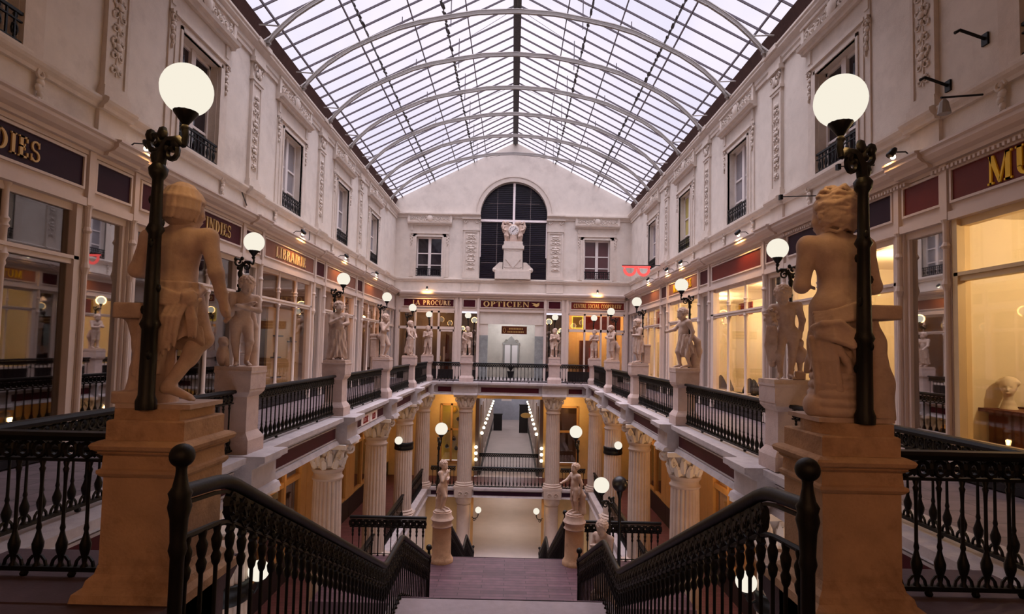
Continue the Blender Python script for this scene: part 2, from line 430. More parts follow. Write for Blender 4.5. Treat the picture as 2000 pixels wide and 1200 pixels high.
    if hair == 'bob':
        hh.ell(H(0,.05,-.035), (.112,.095,.10), .03, HR); hh.ell(H(.0,.02,.06), (.112,.12,.085), .02, HR)
        for q in range(34):
            a = -.12*PI+1.24*PI*q/33; w_ = .006*math.sin(q*2.1)
            pts = [H((.03+.088*math.sin(f*1.57))*math.cos(a)*(1 if f < 1.3 else .97), .03+(.035+.09*math.sin(min(f,1.2)*1.57))*math.sin(a)+w_, .15-.085*f-.05*f*f) for f in (0,.4,.8,1.2,1.5)]
            hh.chain(pts, [.012,.014,.014,.013,.009], .006)
        hh.chain([H(.118*math.cos(a), .03+.125*math.sin(a), .045) for a in [q*PI/10 for q in range(21)]], .011, .008)
        for q in range(9):
            a = -PI/2+(q-4)*.24; hh.cap(H(.04*math.cos(a), .02+.04*math.sin(a), .145), H(.104*math.cos(a), .012+.118*math.sin(a), .06), .014, .011, .01)
    elif hair == 'wave':
        hh.ell(H(0,.055,-.02), (.112,.10,.10), .03, HR); hh.ell(H(0,.10,-.07), (.07,.06,.05), .03, HR); hh.ell(H(0,.03,.05), (.114,.125,.098), .02, HR)
        for q in range(17):
            z = .145-.0165*q; f = 1-((z-.03)/.135)**2; rr = .118*math.sqrt(max(.06, f)) if z > .03 else .118-.28*(.03-z)
            pts = [H(rr*math.cos(a)*.97, .035+(rr+.012)*math.sin(a)*1.06, z+.011*math.sin(6*a+q*1.3)+.02*math.cos(a)*math.sin(q)) for a in [(-.15+1.30*t/18)*PI for t in range(19)]]
            hh.chain(pts, .0105+.003*(q % 3 == 0), .005)
    else:
        n = 70
        for q in range(n):
            z = 1-1.55*(q+.5)/n; a = q*2.39996; rr = math.sqrt(max(0, 1-z*z)); x, y = rr*math.cos(a), rr*math.sin(a)
            if y < -.45 and z < .45: continue
            if y < -.1 and z < -.1: continue
            p = H(.106*x, .028+.116*y, .035+.108*z); r0 = .021+.008*rnd.random(); hh.ell(p, (r0, r0, r0), .008)
    out = [b.mesh('body', STAT, M), hh.mesh('hair', STAT, M), None]
    if skirts:
        d = SDF(lo, hi, h)
        for f in skirts: f(d)
        out[2] = d.mesh('drapery', STAT, M)
    if extra:
        e = SDF(lo, hi, h); extra(e); out.append(e.mesh('support', STAT, M))
    else: out.append(None)
    return out
# ------------------------------------------------------------------ dimensions
HW = 6.33; YE = 30.0; YN = -3.0
PK = [3.95+4.73*k for k in range(6)]            # pedestal / pilaster axes
PS = {-1: PK, 1: [3.72, 8.43, 13.24, 18.08, 22.87, 27.6]}    # the right hand bays sit a little nearer
ZC = 8.97; ZM = -5.1; ZL = -8.45
SIDE = {-1: 'left', 1: 'right'}
ORDN = ['nearest', 'second', 'third', 'fourth', 'farthest']
ORD6 = ['nearest', 'second', 'third', 'fourth', 'fifth', 'sixth', 'seventh', 'eighth', 'ninth', 'tenth', 'eleventh', 'twelfth', 'thirteenth', 'fourteenth']

def fr(s, Y, Z=0):
    """placement of a facade element on the left (s=-1) or right (+1) wall: local x along wall, -y towards the hall"""
    return dict(loc=(s*HW, Y, Z), rz=PI/2 if s < 0 else -PI/2)
def sg(s): return 1 if s < 0 else -1      # local x sign for growing world Y

# ------------------------------------------------------------------ lettering (built from strokes, slab serifs)
def ring(mb, cx, cz, ro, rzo, ri, rzi, a0, a1, y0, y1, n=12):
    for i in range(n):
        t0 = a0+(a1-a0)*i/n; t1 = a0+(a1-a0)*(i+1)/n
        q = [(cx+ri*math.cos(t0), cz+rzi*math.sin(t0)), (cx+ro*math.cos(t0), cz+rzo*math.sin(t0)), (cx+ro*math.cos(t1), cz+rzo*math.sin(t1)), (cx+ri*math.cos(t1), cz+rzi*math.sin(t1))]
        mb.extr(q, 'y', y0, y1)
GW = dict(I=.36, L=.62, E=.64, F=.6, D=.76, P=.66, R=.76, B=.7, O=.8, C=.72, S=.58, U=.78, N=.82, M=.98, A=.82, T=.7)
GW[' '] = .4
def glyph(ch, mb, x, z, h, y0, y1, bold=1.0):
    T = .19*bold; N = .085*bold; S = .07
    def R(a, b, c, d): mb.box(x+a*h, x+b*h, y0, y1, z+c*h, z+d*h)
    def Q(*p): mb.extr([(x+a*h, z+b*h) for a, b in p], 'y', y0, y1)
    def G(cx, cz, ro, rz, a0, a1, w=T, w2=N): ring(mb, x+cx*h, z+cz*h, ro*h, rz*h, (ro-w)*h, (rz-w2)*h, a0, a1, y0, y1)
    W = GW.get(ch, .6)
    def stem(a, w=T, lo=0, hi=1): R(a, a+w, lo, hi); R(a-.07, a+w+.07, lo, lo+S); R(a-.07, a+w+.07, hi-S, hi)
    if ch == 'I': stem(.18-T/2)
    elif ch == 'L': stem(.08); R(.08, .58, 0, N); R(.5, .58, 0, .28)
    elif ch in 'EF':
        stem(.08); R(.08, .56, 1-N, 1); R(.48, .56, .74, 1); R(.08, .42, .47, .47+N); R(.36, .42, .36, .66)
        if ch == 'E': R(.08, .6, 0, N); R(.52, .6, 0, .27)
    elif ch == 'D': stem(.08); G(.27, .5, .45, .5, -PI/2, PI/2)
    elif ch == 'P': stem(.08); G(.27, .72, .36, .28, -PI/2, PI/2)
    elif ch == 'R': stem(.08); G(.27, .74, .35, .26, -PI/2, PI/2); Q((.34,.5),(.54,.5),(.78,0),(.56,0))
    elif ch == 'B': stem(.08); G(.27, .75, .33, .25, -PI/2, PI/2); G(.27, .27, .4, .27, -PI/2, PI/2)
    elif ch == 'O': G(.4, .5, .4, .52, 0, 2*PI)
    elif ch == 'C': G(.42, .5, .42, .52, .3*PI, 1.72*PI); R(.6, .68, .62, .95)
    elif ch == 'S':
        G(.29, .74, .27, .27, .15*PI, 1.5*PI, .11, N); G(.29, .27, .29, .28, -.85*PI, .5*PI, .12, N); R(.48, .54, .68, .98); R(.02, .08, .02, .34)
    elif ch == 'U': R(.06, .06+T, .3, 1); R(0, .32, 1-S, 1); R(.62, .62+N, .3, 1); R(.54, .8, 1-S, 1); G(.38, .32, .32, .33, PI, 2*PI, T*.8, N)
    elif ch == 'N': R(.08, .08+N, 0, 1); R(0, .25, 0, S); R(.66, .66+N, 0, 1); R(.58, .84, 1-S, 1); Q((.02,1),(.24,1),(.75,0),(.66,0))
    elif ch == 'M': R(.08, .08+N, 0, 1); R(0, .25, 0, S); R(.72, .72+T, 0, 1); R(.66, .98, 0, S); Q((.04,1),(.26,1),(.52,.15),(.44,0)); Q((.44,0),(.52,.0),(.8,1),(.72,1)); R(.76, .98, 1-S, 1)
    elif ch == 'A': Q((0,0),(.09,0),(.42,1),(.34,1)); Q((.32,1),(.46,1),(.8,0),(.58,0)); R(.16, .56, .28, .28+N); R(-.06, .18, 0, S); R(.5, .88, 0, S)
    elif ch == 'T': R(.35-T/2, .35+T/2, 0, 1); R(.2, .5, 0, S); R(0, .7, 1-N, 1); R(0, .07, .72, 1); R(.63, .7, .72, 1)
def text(s_, h, y0, y1, x0=None, xc=None, x1=None, z=0, squeeze=1.0, gap=.12, bold=1.0, word=None):
    mb = MB(); w = sum(GW.get(c, .6)+gap for c in s_)*h-gap*h
    x = 0; wi = 0
    for c in s_:
        wi += c == ' '
        if word is None or wi == word: glyph(c, mb, x, 0, h, y0, y1, bold)
        x += (GW.get(c, .6)+gap)*h
    off = x0 if x0 is not None else xc-w*squeeze/2 if xc is not None else x1-w*squeeze
    return mb.xf(Matrix.Translation((off, 0, z)) @ Matrix.Diagonal((squeeze, 1, 1, 1)))

# ------------------------------------------------------------------ carved ornament
def spiral(cx, cz, r, a0, turns, n=14, y=0., sgn=1):
    return [(cx+r*(1-.75*t/n)*math.cos(a0+sgn*turns*2*PI*t/n), y, cz+r*(1-.75*t/n)*math.sin(a0+sgn*turns*2*PI*t/n)) for t in range(n+1)]
def arabesque(w, h, seed=1):
    """stem with leaves, scrolls and hanging flowers for a pilaster panel, centred x, z from 0"""
    rnd = random.Random(seed); mb = MB(); z = .06*h
    mb.box(-.012, .012, -.012, .01, .04*h, .9*h)
    k = 0
    while z < .9*h:
        q = w*(.30+.12*rnd.random())
        for sx in (-1, 1):
            mb.tube([(sx*p[0], p[1], p[2]) for p in spiral(q*.75, z+.05, q*.55, PI, .9, 10, -.012)], .013, 5)
            mb.blob((sx*q*.5, -.012, z+.11), (.04, .02, .028)); mb.blob((sx*q*1.0, -.01, z+.04), (.022, .018, .04))
        mb.blob((0, -.02, z+.08), (.035+.02*rnd.random(), .026, .055))
        if k % 3 == 1: mb.blob((0, -.025, z+.2), (.075, .03, .06), 8, 5); mb.blob((-.08, -.012, z+.2), (.03,.02,.05)); mb.blob((.08, -.012, z+.2), (.03,.02,.05))
        z += .2+.05*rnd.random(); k += 1
    return mb
def scroll_frieze(w, h, seed=2):
    mb = MB(); rnd = random.Random(seed)
    n = 4
    for sx in (-1, 1):
        for i in range(n):
            cx = sx*(w/2*(.22+.78*(i+.5)/n)-.04); r = h*.34
            mb.tube([(p[0], p[1], p[2]) for p in spiral(cx, 0, r, PI*(i % 2), 1.3, 14, -.02, sx*(1 if i % 2 else -1))], .018, 5)
            mb.blob((cx, -.03, 0), (.04, .03, .04))
            for q in range(4):
                a = rnd.random()*6.28; mb.blob((cx+r*1.05*math.cos(a), -.015, r*1.0*math.sin(a)), (.05, .022, .03+.02*rnd.random()))
    mb.blob((0, -.04, .02), (.16, .06, h*.5), 8, 6)
    for q in range(5):
        a = PI*(.1+.2*q); mb.blob((.2*math.cos(a), -.03, .04+h*.52*math.sin(a)), (.06, .03, .07))
    return mb
ARA = arabesque(.34, 1.95).mesh('ornament', ORN, 60)
FRZ = scroll_frieze(2.2, .34).mesh('carved_frieze', ORN, 60)
def drop_bracket():
    mb = MB()
    mb.tube(spiral(0, .08, .09, 0, 1.2, 12, -.03), .025, 6); mb.box(-.08, .08, -.06, .02, .16, .22)
    for i, r in enumerate((.07,.06,.05,.045,.035,.025)): mb.blob(((-1)**i*.015, -.02, -.02-.085*i), (r, .035, .06))
    return mb
DROP = drop_bracket().mesh('carved_drop', ORN, 60)

# ------------------------------------------------------------------ upper wall windows (shared parts)
def balconette(w):
    t = MB(); t.box(-w, w, -.06, -.02, .40, .44); t.box(-w, w, -.055, -.025, .30, .32); t.box(-w, w, -.055, -.025, .03, .06)
    n = int(w*2/.11)
    for i in range(n+1):
        x = -w+2*w*i/n; t.box(x-.012, x+.012, -.05, -.03, .03, .42)
    for i in range(n//2):
        x = -w+2*w*(i*2+1)/n; t.tube([(x+.045*math.cos(a), -.04, .18+.08*math.sin(a)) for a in [q*PI/4 for q in range(8)]], .012, 4, True)
        t.tube([(x+.03*math.cos(a), -.04, .36+.03*math.sin(a)) for a in [q*PI/3 for q in range(6)]], .01, 4, True)
    return t
WW, WH = .69, 2.15
def win_meshes():
    su = MB(); a = WW
    for sx in (-1, 1):
        su.box(sx*a, sx*(a+.2), -.05, .02, -.02, WH+.18); su.box(sx*a, sx*(a+.07), -.075, .02, 0, WH+.07); su.box(sx*(a+.2), sx*(a+.36), -.03, .02, 0, WH+.62)
        su.box(sx*(a+.22), sx*(a+.34), -.05, .02, WH+.62-.28, WH+.62)
    su.box(-a-.2, a+.2, -.05, .02, WH, WH+.18); su.box(-a-.07, a+.07, -.075, .02, WH, WH+.07); su.box(-a-.28, a+.28, -.1, .02, WH+.16, WH+.22)
    su.box(-a-.2, a+.2, -.02, .02, WH+.2, WH+.62)
    hd = MB(); hd.extr([(.02,WH+.62),(-.1,WH+.62),(-.12,WH+.68),(-.2,WH+.70),(-.22,WH+.77),(.02,WH+.77)], 'x', -a-.5, a+.5)
    hd.box(-a-.46, a+.46, -.07, .02, WH+.77, WH+1.2); hd.box(-a-.5, a+.5, -.13, .02, WH+1.18, WH+1.24)
    for sx in (-1, 1): hd.box(sx*(a+.38), sx*(a+.5), -.11, .02, WH+.77, WH+1.2)
    f = MB(); y0, y1 = .15, .21
    for sx in (-1, 1): f.box(sx*a, sx*(a-.07), y0, y1, 0, WH)
    f.box(-a, a, y0, y1, WH-.08, WH); f.box(-a, a, y0, y1, 0, .1); f.box(-.075, .075, y0-.03, y1, 0, WH)
    for z in (.62, 1.25): f.box(-a, a, y0+.01, y1, z, z+.05)
    p = MB().box(-a, a, .19, .2, .05, WH-.04)
    rv = MB()
    for sx in (-1, 1): rv.box(sx*(a+.002), sx*(a-.012), -.0, .26, 0, WH)
    rv.box(-a, a, 0, .26, WH-.012, WH+.002); rv.box(-a-.12, a+.12, -.12, .26, -.1, 0)
    return su.mesh('surround', ORN), hd.mesh('hood', ORN), f.mesh('sash_frame', WHITE), p, rv.mesh('reveal', WALL)
W_SU, W_HD, W_FR, W_PA, W_RV = win_meshes()
W_BAL = balconette(WW+.02).mesh('balconette', IRON)
WN = [0]
def window(loc, rz, label, glassm):
    WN[0] += 1
    t = thing('window_%d' % WN[0], label, 'window', loc, rz, kind='structure')
    part('surround', W_SU, None, t); part('hood', W_HD, None, t); part('reveal', W_RV, None, t)
    f = part('sash_frame', W_FR, None, t); part('pane', W_PA.mesh('pane', glassm), None, f)
    part('carved_frieze', FRZ, None, t, loc=(0,-.07,WH+.98))
    for sx in (-1, 1): part('carved_drop', DROP, None, t, loc=(sx*(WW+.28),-.025,WH+.0))
    part('balconette', W_BAL, None, t)
    return t
ZW = 5.37
for s in (-1, 1):
    for k in range(5):
        gm = [DKGL, DKGL, GREYG, GREYG, GREYG][k] if s < 0 else [DKGL, DKGL, GREYG, YGL, GREYG][k]
        extra = ' with a yellow blind' if gm is YGL else ''
        window(label='%s tall window%s with iron balconette in the upper %s wall' % (ORDN[k], extra, SIDE[s]), glassm=gm, **fr(s, PS[s][k]+2.365, ZW))
for x, gm, l in ((-4.5, DKGL, 'white six pane window in the end wall left of the clock'), (4.5, mat('brown_glass', (92,62,66), .15, .1, 2, spec=.7), 'window with brownish panes in the end wall right of the clock')):
    window((x, YE, ZW+.05), 0, l, gm)

# ------------------------------------------------------------------ upper walls
for s in (-1, 1):
    w = MB(); X0, X1 = s*HW, s*(HW+.4)
    cuts = [YN]
    for k in range(5):
        m = PS[s][k]+2.365; cuts += [m-WW, m+WW]
    cuts.append(YE+.4)
    for i in range(0, len(cuts), 2): w.box(X0, X1, cuts[i], cuts[i+1], 4.4, 8.9)
    for i in range(1, len(cuts)-1, 2): w.box(X0, X1, cuts[i], cuts[i+1], 4.4, ZW-.02); w.box(X0, X1, cuts[i], cuts[i+1], ZW+WH, 8.95)
    struct('wall_'+SIDE[s], w, WALL)
    bk = MB().box(s*(HW+.4), s*(HW+.5), YN, YE, 4.4, 9.5); struct('wall_%s_backing' % SIDE[s], bk, DARKW)
    # main cornice, string course, shop cornice as mouldings
    c = MB()
    cor = [(HW+.05,8.52),(HW-.05,8.52),(HW-.05,8.6),(HW-.08,8.64),(HW-.08,8.74),(HW-.14,8.79),(HW-.19,8.84),(HW-.19,8.89),(HW-.22,8.92),(HW-.22,ZC),(HW+.4,ZC)]
    c.extr([(s*a, b) for a, b in cor], 'y', YN, YE)
    for y in PS[s]:
        c.box(s*(HW-.11), s*HW, y-.3, y+.3, 8.45, 8.68); c.box(s*(HW-.24), s*HW, y-.34, y+.34, 8.86, ZC+.005)
    struct('trim_%s_main_cornice' % SIDE[s], c, ORN)
    st = MB(); pr = [(HW+.02,5.16),(HW-.06,5.16),(HW-.07,5.21),(HW-.12,5.25),(HW-.14,5.29),(HW-.14,5.33),(HW-.08,5.36),(HW+.02,5.36)]
    st.extr([(s*a, b) for a, b in pr], 'y', YN, YE)
    for y in PS[s]: st.extr([(s*(a-.09), b) for a, b in pr], 'y', y-.34, y+.34)
    struct('trim_%s_string_course' % SIDE[s], st, ORN)
    sc = MB(); pr = [(HW+.02,4.42),(HW-.2,4.42),(HW-.22,4.47),(HW-.3,4.5),(HW-.36,4.56),(HW-.36,4.61),(HW-.4,4.63),(HW-.4,4.66),(HW+.02,4.72)]
    sc.extr([(s*a, b) for a, b in pr], 'y', YN, YE)
    for y in PS[s]: sc.extr([(s*(a-.07), b+.003) for a, b in pr], 'y', y-.36, y+.36)
    struct('trim_%s_shop_cornice' % SIDE[s], sc, PAINT)
    e = MB().extr([(s*(HW+.12),9.2),(s*(HW-.06),9.58),(s*(HW-.02),9.63),(s*(HW+.2),9.2)], 'y', YN, YE)
    struct('trim_%s_eave_boards' % SIDE[s], e, EAVE)
    struct('trim_%s_eave_gap' % SIDE[s], MB().box(s*(HW+.28), s*(HW+.33), YN, YE, ZC, 9.75), BLK)  # black strip painted for the darkness of the open gap
    # pilasters
    for k in range(5):
        t = thing('pilaster', '%s carved pilaster on the upper %s wall, between the tall windows' % (ORDN[k], SIDE[s]), 'pilaster', group='carved pilasters of the upper side walls', kind='structure', **fr(s, PS[s][k], 0))
        m = MB(); m.box(-.3, .3, -.06, .01, 4.68, 5.17); m.box(-.3, .3, -.12, .01, 5.36, 5.5); m.box(-.27, .27, -.1, .01, 5.5, 5.56)
        m.box(-.25, .25, -.05, .01, 5.5, 8.0)
        for sx in (-1, 1): m.box(sx*.19, sx*.253, -.075, .012, 5.6, 7.95)
        m.box(-.256, .256, -.078, .011, 5.56, 5.64); m.box(-.256, .256, -.078, .011, 7.88, 7.955)
        part('shaft', m, ORN, t)
        m = MB(); m.box(-.29, .29, -.1, .01, 7.96, 8.03); m.box(-.26, .26, -.06, .01, 8.03, 8.4); m.box(-.31, .31, -.14, .01, 8.4, 8.5)
        for sx in (-1, 1):
            m.tube([(p[0], -.09, p[2]) for p in spiral(sx*.17, 8.28, .09, 0, 1.2, 12)], .022, 5); m.blob((sx*.08, -.09, 8.14), (.05,.03,.08))
        m.blob((0,-.1,8.2), (.06,.04,.14))
        part('capital', m, ORN, t, 60)
        part('ornament', ARA, None, t, loc=(0,-.055,5.72))
    for k in range(0, 5):
        y = PS[s][k]+2.365
        for d in (-1, 1):
            tag(link('wall_bracket', DROP, None, (s*(HW-.03), y+d*1.0, 5.08), fr(s,0)['rz']), '%s carved scroll bracket under the string course of the %s wall' % (ORD6[k*2+(d+1)//2], SIDE[s]), 'bracket', 'scroll brackets under the string course', 'structure')

# ------------------------------------------------------------------ end wall
ax, asp, asill = 1.8, 8.86, 5.38
w = MB()
def gz(x): return 12.84-.515*abs(x)
w.box(-HW-.4, -4.5-WW, YE, YE+.4, 4.4, 8.7); w.box(4.5+WW, HW+.4, YE, YE+.4, 4.4, 8.7)
for x in (-4.5, 4.5): w.box(x-WW, x+WW, YE, YE+.4, 4.4, ZW+.03); w.box(x-WW, x+WW, YE, YE+.4, ZW+.05+WH, 8.7)
w.box(-4.5+WW, -ax, YE, YE+.4, 4.4, 8.7); w.box(ax, 4.5-WW, YE, YE+.4, 4.4, 8.7); w.box(-ax, ax, YE, YE+.4, 4.4, asill)
N = 24
for sx in (-1, 1):
    w.extr([(sx*(HW+.4),8.7),(sx*ax,8.7),(sx*ax,gz(ax)),(sx*(HW+.4),gz(HW+.4))], 'y', YE, YE+.4)
pts = [(-ax, 8.7)]+[(ax*math.cos(PI-PI*i/N), asp+ax*math.sin(PI-PI*i/N)) for i in range(N+1)]+[(ax, 8.7)]
for i in range(len(pts)-1):
    (xa, za), (xb, zb) = pts[i], pts[i+1]
    if abs(xa-xb) < 1e-6: continue
    w.extr([(xa, za), (xb, zb), (xb, gz(xb)), (xa, gz(xa))], 'y', YE, YE+.4)
struct('wall_back', w, WALL)
struct('wall_back_backing', MB().extr([(-HW-.4,4.4),(HW+.4,4.4),(HW+.4,9.3),(0,12.6),(-HW-.4,9.3)], 'y', YE+.42, YE+.5), DARKW)
c = MB(); pr = [(.02,8.6),(-.06,8.6),(-.06,8.68),(-.12,8.74),(-.18,8.78),(-.18,8.84),(.02,8.88)]
for a, b in ((-HW, -1.86), (1.86, HW)): c.extr([(YE+p, q) for p, q in pr], 'x', a, b)
for sx in (-1, 1): c.extr([(YE+p-.1, q) for p, q in pr], 'x', sx*1.78, sx*2.75)
struct('trim_back_cornice', c, ORN)
c = MB(); pr = [(.02,5.16),(-.05,5.16),(-.06,5.22),(-.11,5.26),(-.12,5.33),(.02,5.37)]
c.extr([(YE+p, q) for p, q in pr], 'x', -HW, HW)
for sx in (-1, 1): c.extr([(YE+p-.1, q) for p, q in pr], 'x', sx*1.75, sx*2.78)
struct('trim_back_string_course', c, ORN)
c = MB(); pr = [(.02,4.32),(-.2,4.32),(-.22,4.4),(-.32,4.45),(-.36,4.52),(-.36,4.58),(.02,4.66)]
c.extr([(YE+p, q) for p, q in pr], 'x', -HW+.36, HW-.36); struct('trim_back_shop_cornice', c, PAINT)
a = MB()
for i in range(N):
    t0, t1 = PI*i/N, PI*(i+1)/N
    a.extr([(r*math.cos(t), asp+r*math.sin(t)) for r, t in ((ax,t0),(ax+.3,t0),(ax+.3,t1),(ax,t1))], 'y', YE-.07, YE+.2)
    a.extr([(r*math.cos(t), asp+r*math.sin(t)) for r, t in ((ax+.24,t0),(ax+.3,t0),(ax+.3,t1),(ax+.24,t1))], 'y', YE-.1, YE)
struct('trim_back_archivolt', a, ORN)
for sx in (-1, 1):
    t = thing('pilaster', '%s carved pilaster flanking the arched opening behind the clock' % ('left' if sx < 0 else 'right'), 'pilaster', (sx*2.26, YE, 0), kind='structure')
    m = MB(); m.box(-.45, .45, -.1, .01, 4.66, 5.17); m.box(-.46, .46, -.16, .01, 5.37, 5.55); m.box(-.4, .4, -.08, .01, 5.5, 8.0)
    for d in (-1, 1): m.box(d*.32, d*.403, -.11, .012, 5.62, 7.9)
    m.box(-.406, .406, -.113, .011, 5.55, 5.66); m.box(-.406, .406, -.113, .011, 7.84, 7.935)
    part('shaft', m, ORN, t)
    m = MB(); m.box(-.46, .46, -.14, .01, 7.94, 8.04); m.box(-.4, .4, -.1, .01, 8.04, 8.6); m.box(-.5, .5, -.2, .01, 8.55, 8.62)
    for d in (-1, 1): m.tube([(p[0], -.12, p[2]) for p in spiral(d*.3, 8.42, .11, 0, 1.2, 12)], .03, 5)
    part('capital', m, ORN, t, 60); o = part('ornament', ARA, None, t, loc=(0,-.085,5.72)); o.scale = (1.7, 1, 1.05)
# arched opening: slatted navy shutters, pale glazing cross
t = thing('window_%d' % (WN[0]+1), 'tall arched opening with dark navy slatted shutters behind the clock', 'arched window', (0, YE, asill), kind='structure'); WN[0] += 1
pn = MB(); pts = [(-ax,0),(ax,0)]+[(ax*math.cos(PI*i/N), asp-asill+ax*math.sin(PI*i/N)) for i in range(N+1)]
pn.extr(pts, 'y', .32, .36); part('shutter', pn, BLUEG, t)
sl = MB(); z = .06
while z < asp-asill+ax-.1:
    hw = ax-.02 if z < asp-asill else math.sqrt(max(0, ax*ax-(z-asp+asill)**2))-.02
    sl.box(-hw, hw, .28, .32, z, z+.05); z += .105
part('slats', sl, BLUEG, t)
m = MB()
for x in (-.9, .9): m.box(x-.012, x+.012, .26, .29, 0, asp-asill+ (math.sqrt(ax*ax-.81) if abs(x) else ax)-.02)
for z in (.9, 1.9, 3.1, 4.15): m.box(-ax+.06+(.35 if z > 4 else 0), ax-.06-(.35 if z > 4 else 0), .265, .285, z-.008, z+.008)
part('guide_rods', m, GREYW, t)
m = MB(); zz = asp-asill-.3; m.box(-ax+.02, ax-.02, .12, .2, zz-.06, zz+.06); m.box(-.06, .06, .1, .2, zz-.5, asp-asill+ax-.02)
for sx in (-1, 1): m.box(sx*ax, sx*(ax-.05), .2, .26, 1.2, zz-.1)
part('glazing_cross', m, BRW, t)
# ------------------------------------------------------------------ clock monument in the arch
t = thing('clock_monument', 'white stone clock held by two carved figures on a tall pedestal in the arch', 'clock', (0, YE+.0, 5.36))
m = MB(); m.box(-.95, .95, -.32, .2, 0, .42); m.box(-.62, .62, -.28, .2, .42, .52); m.frus(0, -.04, .52, 1.62, .52, .22, .5, .21); m.box(-.58, .58, -.29, .2, 1.62, 1.78); m.box(-.53, .53, -.27, .2, 1.78, 1.84); m.box(-.5, .5, -.26, .2, 1.84, 2.02)
for sx in (-1, 1): m.extr([(sx*.55,.42),(sx*1.05,.42),(sx*1.0,.62),(sx*.72,.9),(sx*.55,.9)], 'y', -.2, .1); m.blob((sx*.95,-.1,.5), (.14,.14,.14), 8, 6)
part('pedestal', m, ORN, t)
m = MB(); m.extr([(0,.58),(.4,1.06),(0,1.54),(-.4,1.06)], 'y', -.285, -.2); part('lozenge', m, ORN, t)
m = MB()
for sx in (-1, 1): m.box(sx*.45, sx*.42, -.275, -.2, .6, 1.55)
m.box(-.45, .45, -.275, -.2, .6, .63); m.box(-.45, .45, -.275, -.2, 1.52, 1.55); part('panel_moulding', m, ORN, t)
d = SDF((-.7,-.35,-.02), (.7,.35,1.45), .016)
d.ell((0,.02,.62), (.36,.16,.36), .04); d.cap((0,.05,0), (0,.05,.5), .25, .2, .05)
for sx in (-1, 1):
    d.chain([(sx*.4,-.02,.05), (sx*.42,-.06,.35), (sx*.38,0,.6), (sx*.36,0,.85)], [.07,.08,.12,.1], .05); d.ell((sx*.33,-.04,1.04), (.085,.09,.1), .03)
    d.chain([(sx*.47,0,.88), (sx*.56,-.05,.72), (sx*.44,-.12,.62)], [.055,.045,.04], .03); d.chain([(sx*.28,-.02,.05), (sx*.3,-.1,.3), (sx*.36,0,.55)], [.05,.07,.09], .03)
    d.chain([(sx*.5,.05,.55), (sx*.6,.06,.85), (sx*.55,.08,1.1), (sx*.42,.08,1.02)], [.08,.07,.06,.05], .04)
d.ell((.22,0,1.02), (.18,.1,.12), .05); d.ell((-.2,.02,.95), (.12,.1,.1), .05)
part('carved_figures', d.mesh('carved_figures', STAT), None, t, loc=(0,-.05,2.0))
m = MB(); m.lathe([(.27,0),(.29,.03),(.25,.06)], n=32); m.xf(Matrix.Translation((0,-.14,2.62)) @ Matrix.Rotation(PI/2, 4, 'X')); b = part('clock_rim', m, ORN, t, 60)
m = MB(); m.lathe([(.245,0),(.245,.02)], n=32); m.xf(Matrix.Translation((0,-.19,2.62)) @ Matrix.Rotation(PI/2, 4, 'X')); dl = part('clock_face', m, WHITE, t)
m = MB()
for i in range(12):
    q = MB().box(-.008, .008, -.22, -.212, .17, .22); m.merge(q, Matrix.Translation((0,0,2.62)) @ Matrix.Rotation(i*PI/6, 4, 'Y'))
part('hour_marks', m, IRON, dl)
for a, ln in ((math.radians(228), .13), (math.radians(45), .17)):
    m = MB().box(-.01, .01, -.226, -.214, -.03, ln); part('clock_hand', MB().merge(m, Matrix.Translation((0,0,2.62)) @ Matrix.Rotation(a, 4, 'Y')), IRON, dl)

# ------------------------------------------------------------------ glass roof
def gr(x, up=0): return 12.86-.515*abs(x)+up
YR = 10.6
g = MB()
for sx in (-1, 1): g.add([(0,YR,gr(0,.06)),(sx*6.34,YR,gr(6.34,.06)),(sx*6.34,YE,gr(6.34,.06)),(0,YE,gr(0,.06))], [(0,1,2,3)])
roof = struct('ceiling_glass_roof', g, GLSR); roof['label'] = 'pitched glass roof over the whole arcade hall'
m = MB(); m.extr([(-6.6,9.3),(0,12.75),(6.6,9.3),(6.6,9.7),(0,13.1),(-6.6,9.7)], 'y', YN-.2, YR); struct('ceiling_unseen_shade_roof', m, WALL)  # unseen solid roof, added to keep skylight off the near hall
i = 0
ys = [13.41+.59125*(j-13)-.296 for j in range(46)]
for y in ys:
    if y > YE-.1: break
    b = MB()
    for sx in (-1, 1): b.extr([(0,gr(0,.05)),(sx*6.34,gr(6.34,.05)),(sx*6.34,gr(6.34,-.01)),(0,gr(0,-.01))], 'y', y-.013, y+.013)
    part('glazing_bar', b, BAR, roof)
for x, r in ((1.55,.014), (3.05,.014), (4.55,.016), (6.02,.02)):
    for sx in (-1, 1): part('purlin', MB().box(sx*x-r, sx*x+r, YN, YE, gr(x,-.07), gr(x,-.02)), BAR, roof)
rnd = random.Random(4)
for x in (2.2, 4.3):
    for sx in (-1, 1):
        m = MB(); m.box(sx*x-.012, sx*x+.012, YN, YE, gr(x,-.06), gr(x,.0)); yy = YN
        while yy < YE:
            L = .15+.3*rnd.random(); wd = .02+.045*rnd.random()
            m.extr([(sx*x-wd, yy),(sx*x-wd*.3, yy-.02),(sx*x+wd*.8, yy+L*.3),(sx*x+wd, yy+L*.8),(sx*x-.01, yy+L),(sx*x-wd*.8, yy+L*.6)], 'z', gr(x,-.02), gr(x,.0)); yy += L+.1*rnd.random()
        part('grimy_purlin', m, GRIME, roof, label='ragged dark purlin with grime along the glass overlap')
part('ridge_beam', MB().box(-.13, .13, YN, YE, gr(0,-.12), gr(0,.02)).box(-.02, .02, YN, YE, gr(0,-.2), gr(0,-.12)), GRIME, roof)
m = MB()
for i in range(7):
    y = 13.4+2.4*i
    for sx in (-1, 1): m.tube([(0, y, 11.5), (sx*1.5, y+2.4, gr(1.5,-.08))], .006, 4)
part('wind_brace', m, BAR, roof)
